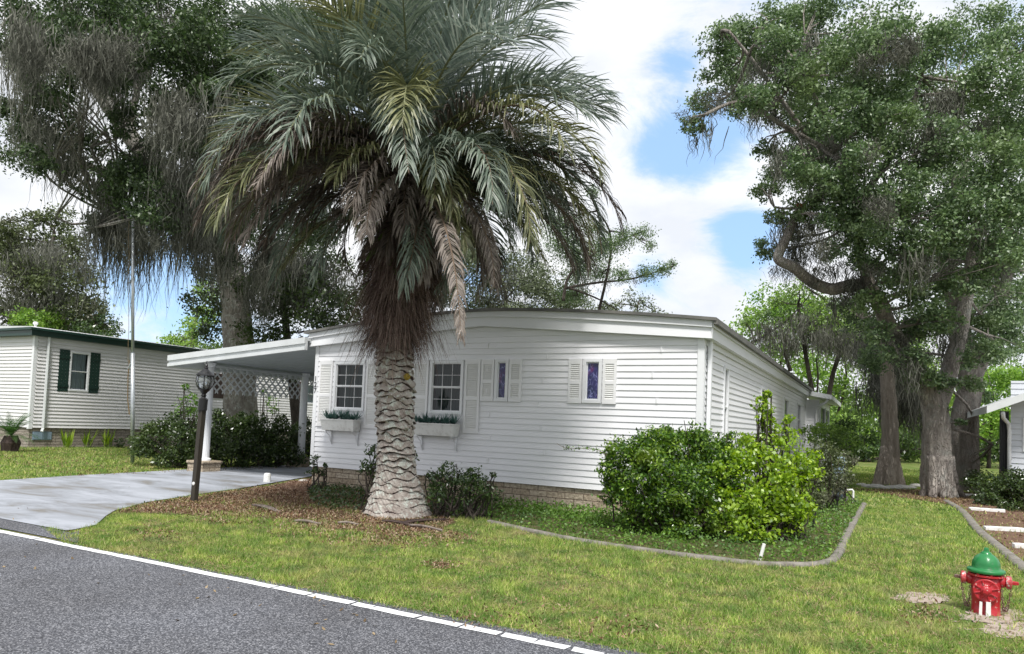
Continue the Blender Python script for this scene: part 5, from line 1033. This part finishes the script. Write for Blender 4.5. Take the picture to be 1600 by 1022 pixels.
tree('cypress_tree', gb3, 'flared fluted trunk with a heavy beard of moss, ringed by pale stones', 'tree', None, 'oak_leaf_shaded', 'cypress_bark', b3, 2.6, .15,
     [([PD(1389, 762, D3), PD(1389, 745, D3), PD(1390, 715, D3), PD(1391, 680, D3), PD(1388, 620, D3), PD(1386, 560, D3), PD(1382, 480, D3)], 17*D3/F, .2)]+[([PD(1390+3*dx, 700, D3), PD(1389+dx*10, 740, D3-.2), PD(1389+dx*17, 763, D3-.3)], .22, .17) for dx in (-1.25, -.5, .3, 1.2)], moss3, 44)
# flare roots at the massive oak
mbf = MB(); rf = np.random.default_rng(6)
for dx, dd in ((-20, -.1), (-8, -.5), (8, -.5), (24, -.3), (34, .1), (18, .4), (-16, .4)): limb(mbf, rf, [PD(1465+dx*.35, 715, Dr+dd*.5), PD(1465+dx*.7, 755, Dr+dd*.8), PD(1466+dx*1.15, 779, Dr+dd)], .26, .10, 10, 5)
mbf.build('root_flare', M['oak_bark'], tro, smooth=True)

# middle distance trees
def simple_tree(name, lab, grp, px_base, D, blobs, leafm, barkm, seed, dens=2.6, size=.2, moss=None, r0=.22, sig=.26, mid=None, aspect=.5, subs=18, cat='tree', cz_=0):
    rng = np.random.default_rng(seed); bl = pxblobs(rng, blobs, D-2, D+2); b = PD(px_base, 690, D); b[2] = 0
    cs = np.array([c for c, _ in bl]); top = cs[np.argmax(cs[:, 2])]; mean = cs.mean(0)
    L_ = [([b, b*.6+mean*.4+np.array([0, 0, 0]), mean, top*.7+mean*.3], r0, r0*.25)]
    if mid: L_ += [([PD(x, y, D) for x, y in mm[:-1]], mm[-1], mm[-1]*.35) for mm in mid]
    return tree(name, b, lab, cat, grp, leafm, barkm, bl, dens, size, L_, moss, seed, aspect, .05, sig, subs, 9)
GRP = 'trees beyond the houses'
simple_tree('mossy_oak', 'olive grey moss covered tree beyond the roof of the left neighbour house', GRP, 40, 42, [(60, 395, 62), (110, 445, 52), (20, 440, 60), (130, 490, 40), (60, 490, 60), (20, 360, 26), (90, 340, 26), (50, 340, 18), (125, 385, 24), (0, 390, 40), (150, 520, 30)], 'olive_leaf', 'dark_bark', 51, 3.2, .2,
            lambda rng: moss_strands(rng, anchors(rng, [(0, 380, 150, 480, 150, 39, 43)]), 20, 1, 2.8, .05, .4), .3)
for i, (x, y, r, lab) in enumerate([(35, 497, 22, 'leftmost low lime green treetop peeking over the left neighbour roof'), (82, 496, 30, 'middle lime green feathery treetop peeking over the left neighbour roof'), (150, 508, 30, 'darker green drooping treetop right of the two lime treetops, over the neighbour roof')]):
    simple_tree('feathery_tree', lab, 'low treetops over the neighbour roof', x, 40, [(x-r*.6, y+4, r*.7), (x+r*.5, y+3, r*.75), (x, y-6, r*.6), (x, y+22, r)], 'bright_leaf' if i < 2 else 'azalea_leaf', 'dark_bark', 60+i, 2.8, .16, None, .12)
simple_tree('ivy_clad_tree', 'dark bushy tree with hanging moss directly behind the carport roof', GRP, 470, 30, [(330, 470, 36), (340, 430, 34), (430, 450, 55), (480, 470, 55), (520, 430, 50), (440, 390, 50), (500, 515, 45), (410, 520, 40), (450, 560, 45), (330, 520, 22), (560, 470, 50), (540, 530, 40)], 'hedge_leaf', 'dark_bark', 52, 3.2, .15,
            lambda rng: moss_strands(rng, anchors(rng, [(400, 400, 540, 470, 90, 27.5, 30)]), 30, .8, 2.2, .04, .3), .3)
simple_tree('green_tree', 'mid green tree at the gap between the neighbour roof and the pale oak trunk', GRP, 300, 36, [(310, 500, 30), (285, 530, 22), (262, 535, 14), (330, 455, 24), (320, 540, 30), (300, 560, 30)], 'woods_leaf', 'dark_bark', 53, 3.0, .16)
simple_tree('grey_tree', 'sparse grey green tree showing above the middle of the white house roof', GRP, 780, 40, [(740, 420, 42), (800, 430, 50), (860, 445, 44), (760, 470, 42), (830, 480, 44), (700, 460, 36), (890, 480, 36), (940, 490, 22), (720, 380, 30), (660, 430, 40)], 'grey_leaf', 'dark_bark', 54, 3.6, .14,
            lambda rng: moss_strands(rng, anchors(rng, [(700, 400, 900, 470, 60, 38, 41)]), 16, .8, 2., .04, .4), .25)
simple_tree('spreading_tree', 'green tree with two bare-edged branches reaching right against the clouds above the roof', GRP, 880, 32, [(885, 385, 24), (915, 395, 28), (950, 385, 20), (975, 372, 16), (1005, 365, 12), (930, 355, 12), (905, 425, 18), (940, 430, 15), (975, 428, 12), (1010, 428, 13), (1035, 420, 11), (1050, 412, 7), (925, 300, 9), (880, 350, 24), (1015, 385, 8), (895, 460, 18)], 'oak_leaf', 'dark_bark', 55, 4.4, .085,
            lambda rng: moss_strands(rng, anchors(rng, [(900, 428, 1040, 440, 34, 31, 33)]), 9, .2, .7, .03, .15), .12, sig=.55, mid=[((880, 470), (890, 430), (930, 395), (970, 375), (1005, 362), .08), ((885, 450), (930, 442), (985, 436), (1040, 420), .07), ((890, 450), (930, 465), (965, 485), .06)])
simple_tree('wispy_tree', 'thin grey leaved treetop rising from the right half of the white house roof', GRP, 980, 42, [(960, 480, 16), (985, 465, 18), (1010, 475, 18), (1030, 490, 14), (995, 490, 16)], 'grey_leaf', 'dark_bark', 56, 1.0, .15, None, .1)
simple_tree('mossy_oak', 'moss hung tree with two bare leaning trunks behind the end of the long white wall', GRP, 1290, 38, [(1190, 500, 26), (1165, 500, 14), (1220, 470, 26), (1250, 455, 26), (1290, 480, 28), (1320, 500, 28), (1240, 500, 24), (1300, 530, 24), (1270, 510, 20)], 'woods_leaf', 'dark_bark', 57, 1.5, .16,
            lambda rng: moss_strands(rng, anchors(rng, [(1190, 470, 1340, 540, 60, 36, 39), (1215, 520, 1240, 545, 14, 37, 38), (1275, 500, 1330, 540, 30, 37, 38)]), 24, .8, 2.6, .045, .28), .2,
            mid=[((1292, 640), (1300, 590), (1312, 540), (1300, 480), (1260, 450), .16), ((1275, 640), (1278, 590), (1275, 560), .08), ((1235, 580), (1226, 540), (1240, 490), .12), ((1160, 545), (1230, 500), (1290, 430), .06)])
woods = [(1172, 515, 30), (1205, 480, 40), (1215, 545, 36), (1262, 500, 48), (1265, 585, 40), (1300, 500, 50), (1310, 610, 36), (1350, 530, 60), (1350, 640, 36), (1300, 660, 32), (1400, 620, 50), (1420, 560, 56), (1450, 680, 34), (1530, 600, 40), (1545, 660, 36), (1575, 600, 36), (1510, 680, 30), (1590, 650, 36), (1300, 700, 34), (1350, 700, 34), (1400, 700, 30), (1530, 710, 30), (1570, 700, 28), (1620, 600, 50), (1640, 690, 40), (1360, 740, 9), (1430, 720, 26)]
kinds = [(0, 5, 'yellow green treetop just above the far end of the white house roof', 'bright_leaf', 1200), (5, 10, 'yellow green young tree between the mossy leaning trunks and the white wall', 'woods_leaf', 1290), (10, 13, 'green tree filling the gap left of the flared trunk', 'woods_leaf', 1380), (13, 18, 'lime green tree between the second oak trunk and the right-hand house roof', 'bright_leaf', 1545), (18, 23, 'low dark green thicket behind the lawn left of the oaks', 'azalea_leaf', 1350), (23, 27, 'dark green thicket behind the right-hand house', 'woods_leaf', 1600)]
for i, (a, b_, lab, mt, pb) in enumerate(kinds):
    simple_tree('young_tree', lab, 'bright trees beyond the back lawn', pb, 46+i % 3*3, woods[a:b_], mt, 'dark_bark', 70+i, 3.2, .24, None, .14)

# far woods closing the horizon
def far_woods():
    rng = np.random.default_rng(77); bl = []
    for k in range(150):
        px = -150+1900*k/150+rng.uniform(-8, 8); D = rng.uniform(62, 80); hz = rng.uniform(2.2, 4.2) if px < 1130 else rng.uniform(3, 6.5)
        p = PD(px, 650, D); bl.append((np.array([p[0], p[1], hz*.5]), (2.6, 2.6, hz*.6)))
    o = npmesh('far_woods', crown(rng, bl, 2.6, .5, .6, 22), 4, M['woods_leaf']); setp(o, 'distant belt of green woods closing the horizon', 'woods', kind='stuff')
far_woods()

# ------------------------------------------------------------------ shrubs
def shrub(name, lab, blobs, D0, D1, leafm, dens, size, seed, grp=None, aspect=.5, stems=5, subs=26, sig=.2, extra=None):
    rng = np.random.default_rng(seed); bl = pxblobs(rng, blobs, D0, D1); cs = np.array([c for c, _ in bl]); b = cs.mean(0).copy(); b[2] = 0
    t = thing(name, b, lab, 'shrub', grp); m = MB()
    for (c, r) in bl:
        g0 = np.array([b[0]*.4+c[0]*.6, b[1]*.4+c[1]*.6, 0])
        for k in range(stems): e = c+rng.normal(size=3)*r*.45; limb(m, rng, [g0+rng.normal(size=3)*np.array([.12, .12, 0]), (g0+e)/2+rng.normal(size=3)*.08, e], .018, .006, 5, 3)
    m.build('stems', M['dark_bark'], t)
    q = crown(rng, bl, dens, size, aspect, subs, sig, .85); q = q[q[:, :, 2].min(1) > -.02]
    npmesh('foliage', q, 4, M[leafm], t)
    return t
shrub('glossy_shrub', 'large rounded dark glossy shrub against the front right corner of the white house', [(985, 715, 42, 11.4), (1030, 705, 42, 11.5), (1075, 705, 44, 11.6), (960, 740, 26, 11.2), (1000, 765, 40, 11.0), (1050, 770, 46, 10.9), (1090, 760, 44, 11.0), (1020, 735, 46, 10.9), (1070, 800, 34, 10.8), (1110, 720, 36, 11.4), (1140, 695, 24, 11.9), (1060, 830, 22, 10.6), (1000, 800, 28, 11.0), (1130, 760, 40, 11.1), (1120, 735, 34, 11.4), (960, 765, 26, 11.3), (1085, 680, 22, 11.8), (1040, 678, 18, 11.9), (1110, 815, 26, 10.7)], 11, 12, 'shrub_leaf', 5.0, .062, 81)
mt = shrub('maple_sapling', 'bright lime green leafy sapling with a tall shoot crowding the corner shrub', [(1150, 730, 34, 11), (1195, 720, 36, 11), (1235, 715, 32, 11.2), (1255, 745, 26, 11.2), (1210, 760, 38, 10.8), (1165, 775, 36, 10.8), (1240, 780, 24, 10.9), (1195, 690, 24, 11.3), (1200, 665, 18, 11.3), (1196, 645, 16, 11.3), (1190, 628, 12, 11.3), (1200, 615, 7, 11.3), (1228, 680, 20, 11.4), (1232, 655, 9, 11.4), (1150, 825, 24, 10.5), (1190, 828, 24, 10.5), (1268, 715, 16, 11.4), (1185, 800, 28, 10.7), (1130, 790, 30, 10.7), (1230, 810, 30, 10.8), (1255, 790, 26, 11), (1215, 790, 34, 10.9), (1265, 735, 20, 11.3), (1160, 700, 26, 11.3)], 10.5, 11.6, 'maple_leaf', 3.0, .065, 82, aspect=.7)
shrub('grey_hedge', 'small dull olive hedge between the lime sapling and the utility box', [(1285, 710, 26, 16), (1305, 715, 24, 17), (1290, 755, 30, 16), (1312, 750, 22, 17.5), (1325, 720, 16, 18), (1275, 780, 18, 15)], 15, 18, 'olive_leaf', 3.2, .07, 83)
shrub('climbing_vine', 'lush green growth against the back porch wall behind the olive hedge', [(1275, 680, 20, 24), (1300, 680, 22, 25), (1325, 690, 18, 26), (1320, 665, 16, 30), (1290, 668, 12, 27)], 24, 27, 'woods_leaf', 3.2, .10, 84)
shrub('azalea_bush', 'dark green straggly bush against the skirting just right of the palm trunk', [(692, 755, 26, 12.0), (700, 735, 18, 12.0), (720, 760, 24, 12.0), (745, 765, 26, 11.9), (765, 770, 20, 12), (742, 740, 14, 12.0), (680, 775, 16, 11.7), (672, 740, 8, 12), (770, 742, 6, 12)], 11.8, 12, 'azalea_leaf', 2.3, .055, 85)
shrub('upright_shrub', 'small upright shrub with dark leaves between the window box and the palm trunk', [(585, 705, 15, 12.0), (580, 725, 14, 12.0), (590, 745, 16, 12.0), (570, 735, 10, 12), (645, 712, 10, 12.1), (600, 720, 14, 12.1), (640, 700, 8, 12.1)], 12, 12.1, 'azalea_leaf', 2.0, .06, 86)
shrub('trailing_ivy', 'small ivy climbing at the left corner of the white house', [(492, 715, 7, 15.6), (490, 733, 11, 15.6), (503, 738, 8, 15.6), (508, 727, 4, 15.6)], 15.6, 15.6, 'azalea_leaf', 2.4, .07, 87, stems=3)
hl = [(240, 690, 30, 20.5), (225, 700, 20, 20), (270, 670, 26, 20.5), (285, 695, 32, 20), (255, 720, 14, 19.5), (235, 668, 14, 20.5), (320, 680, 36, 21), (360, 685, 38, 21.5), (400, 685, 38, 22), (440, 690, 38, 22.5), (475, 700, 30, 23), (340, 700, 30, 20.5), (380, 705, 28, 21), (420, 708, 24, 21.5), (460, 715, 20, 22), (340, 650, 16, 21.5), (400, 655, 16, 22), (440, 660, 16, 22.5), (380, 655, 14, 22), (480, 670, 22, 23.5), (300, 715, 18, 20)]
shrub('clipped_hedge', 'long dark green hedge running along the carport behind its columns', hl, 20, 23, 'hedge_leaf', 3.6, .09, 88)
shrub('leafy_sprout', 'loose upright sprouts growing out of the hedge behind the lamp post', [(297, 625, 15, 20.8), (290, 605, 6, 20.8), (285, 640, 16, 20.8), (308, 645, 14, 20.8)], 20.8, 21, 'cover_leaf', 1.5, .10, 89)
shrub('leafy_sprout', 'thin sprig rising from the hedge under the lattice', [(422, 625, 12, 22.5), (428, 640, 8, 22.5), (412, 612, 5, 22.5)], 22.5, 22.6, 'cover_leaf', .8, .09, 90)
shrub('roadside_shrub', 'broad dense green shrub below the right-hand house', [(1560, 765, 32, 19), (1590, 760, 36, 19), (1535, 755, 22, 20), (1580, 800, 22, 17.5), (1620, 770, 40, 18.5), (1545, 780, 20, 18.5), (1600, 800, 26, 17), (1520, 745, 12, 21)], 18, 20, 'hedge_leaf', 3.6, .075, 91)
# vine shoot reaching left from the corner shrub
rngv = np.random.default_rng(8); pv = [PD(x, y, 11.3) for x, y in ((962, 725), (940, 706), (915, 701), (885, 700), (870, 693))]
t = thing('vine_shoot', pv[0], 'thin leafy vine shoot reaching left from the corner shrub across the siding', 'vine'); m = MB(); S = limb(m, rngv, pv, .006, .003, 5, 6); m.build('stem', M['rachis_dead'], t)
S = np.array(S); P = np.repeat(S[:20], 6, 0)+rngv.normal(size=(120, 3))*.02; npmesh('leaves', leaves(rngv, P, .045, .5), 4, M['shrub_leaf'], t)

# ground cover
def ground_cover():
    rng = np.random.default_rng(99)
    def low(poly, n, hmax, size, fal=None):
        P = scatter(rng, poly, n); P[:, 2] = rng.random(len(P))**1.3*hmax
        return leaves(rng, P, size, .6, .8)
    q = [low(bed_poly, 42000, .15, .05), low([G(750, 790), G(960, 830), G(1100, 850), G(1080, 800), (-3, 12.4, 0), (-8.4, 12.4, 0)], 16000, .22, .055)]
    o = npmesh('ground_cover', np.concatenate(q), 4, M['cover_leaf']); setp(o, 'low green weedy ground cover inside the concrete edging', 'ground cover', kind='stuff')
    q = [low([G(478, 770), G(500, 756), G(585, 765), G(580, 800), G(520, 800), G(490, 790)], 9000, .13, .05), low([G(190, 795), G(300, 777), G(440, 757), G(440, 762), G(300, 786), G(200, 801)], 700, .07, .045), low([G(660, 800), G(700, 785), G(760, 805), G(700, 812)], 3500, .14, .05)]
    o = npmesh('ferny_cover', np.concatenate(q), 4, M['azalea_leaf']); setp(o, 'dark green feathery ground cover left of the palm foot and along the wall', 'ground cover', kind='stuff')
    q = low([(-28.3, 14.9, 0), (-26.9, 14.9, 0), (-26.9, 21, 0), (-28.3, 21, 0)], 800, .1, .07)
ground_cover()

# small plants along the left neighbour
def spiky(px, lab, n=26, L_=.8, seed=0, name='strap_leaf_plant'):
    rng = np.random.default_rng(seed); b = G(*px); az = rng.uniform(0, 2*math.pi, n); el = rng.uniform(.9, 1.5, n); d = np.stack([np.cos(az)*np.cos(el), np.sin(az)*np.cos(el), np.sin(el)], 1)*(L_*rng.uniform(.6, 1.1, n))[:, None]; s = np.stack([-np.sin(az), np.cos(az), np.zeros(n)], 1)*.03; c = b+rng.normal(size=(n, 3))*np.array([.07, .07, 0])
    o = npmesh(name, np.stack([c, c+d*.5+s, c+d, c+d*.5-s], 1), 4, M['maple_leaf'], loc=b); setp(o, lab, 'plant', 'strap leaved plants along the grey brick skirting')
spiky((104, 700), 'strap leaved plant by the grey brick skirting, nearest the blue vent', seed=1); spiky((136, 699), 'strap leaved plant by the grey brick, middle of the three', seed=2); spiky((166, 699), 'strap leaved plant by the grey brick, nearest the flagpole', seed=3)
shrub('young_shrub', 'tiny dark shrub at the grey brick skirting left of the flagpole', [(187, 690, 7, 29), (187, 697, 6, 29)], 29, 29, 'azalea_leaf', 1.6, .1, 92, stems=3)
b = G(16, 706); Ds = (b-C0)@FW; t = thing('sago_palm', b, 'small sago palm with shaggy dark trunk at the left picture edge', 'sago palm')
m = MB(); rng = np.random.default_rng(12); m.tube([b, b+np.array([0, 0, .3]), b+np.array([0, 0, .55])], [.24, .27, .18], 14, True, .16, rng); m.build('trunk', M['dead_boot'], t)
q = []
for k in range(44):
    az = rng.uniform(0, 2*math.pi); el = rng.uniform(.2, 1.3); p = b+np.array([0, 0, .55]); d = np.array([math.cos(az)*math.cos(el), math.sin(az)*math.cos(el), math.sin(el)]); s = np.array([-math.sin(az), math.cos(az), 0])
    for i in range(22):
        p2 = p+d*.045; w_ = .13*math.sin((i+2)/24*math.pi)
        for sg in (-1, 1): q.append(np.stack([p, p+s*sg*w_+d*.05, p+s*sg*w_+d*.06, p+d*.022]))
        p = p2; d = unit(d+np.array([0, 0, -.05]))
npmesh('fronds', np.array(q), 4, M['sago_leaf'], t)
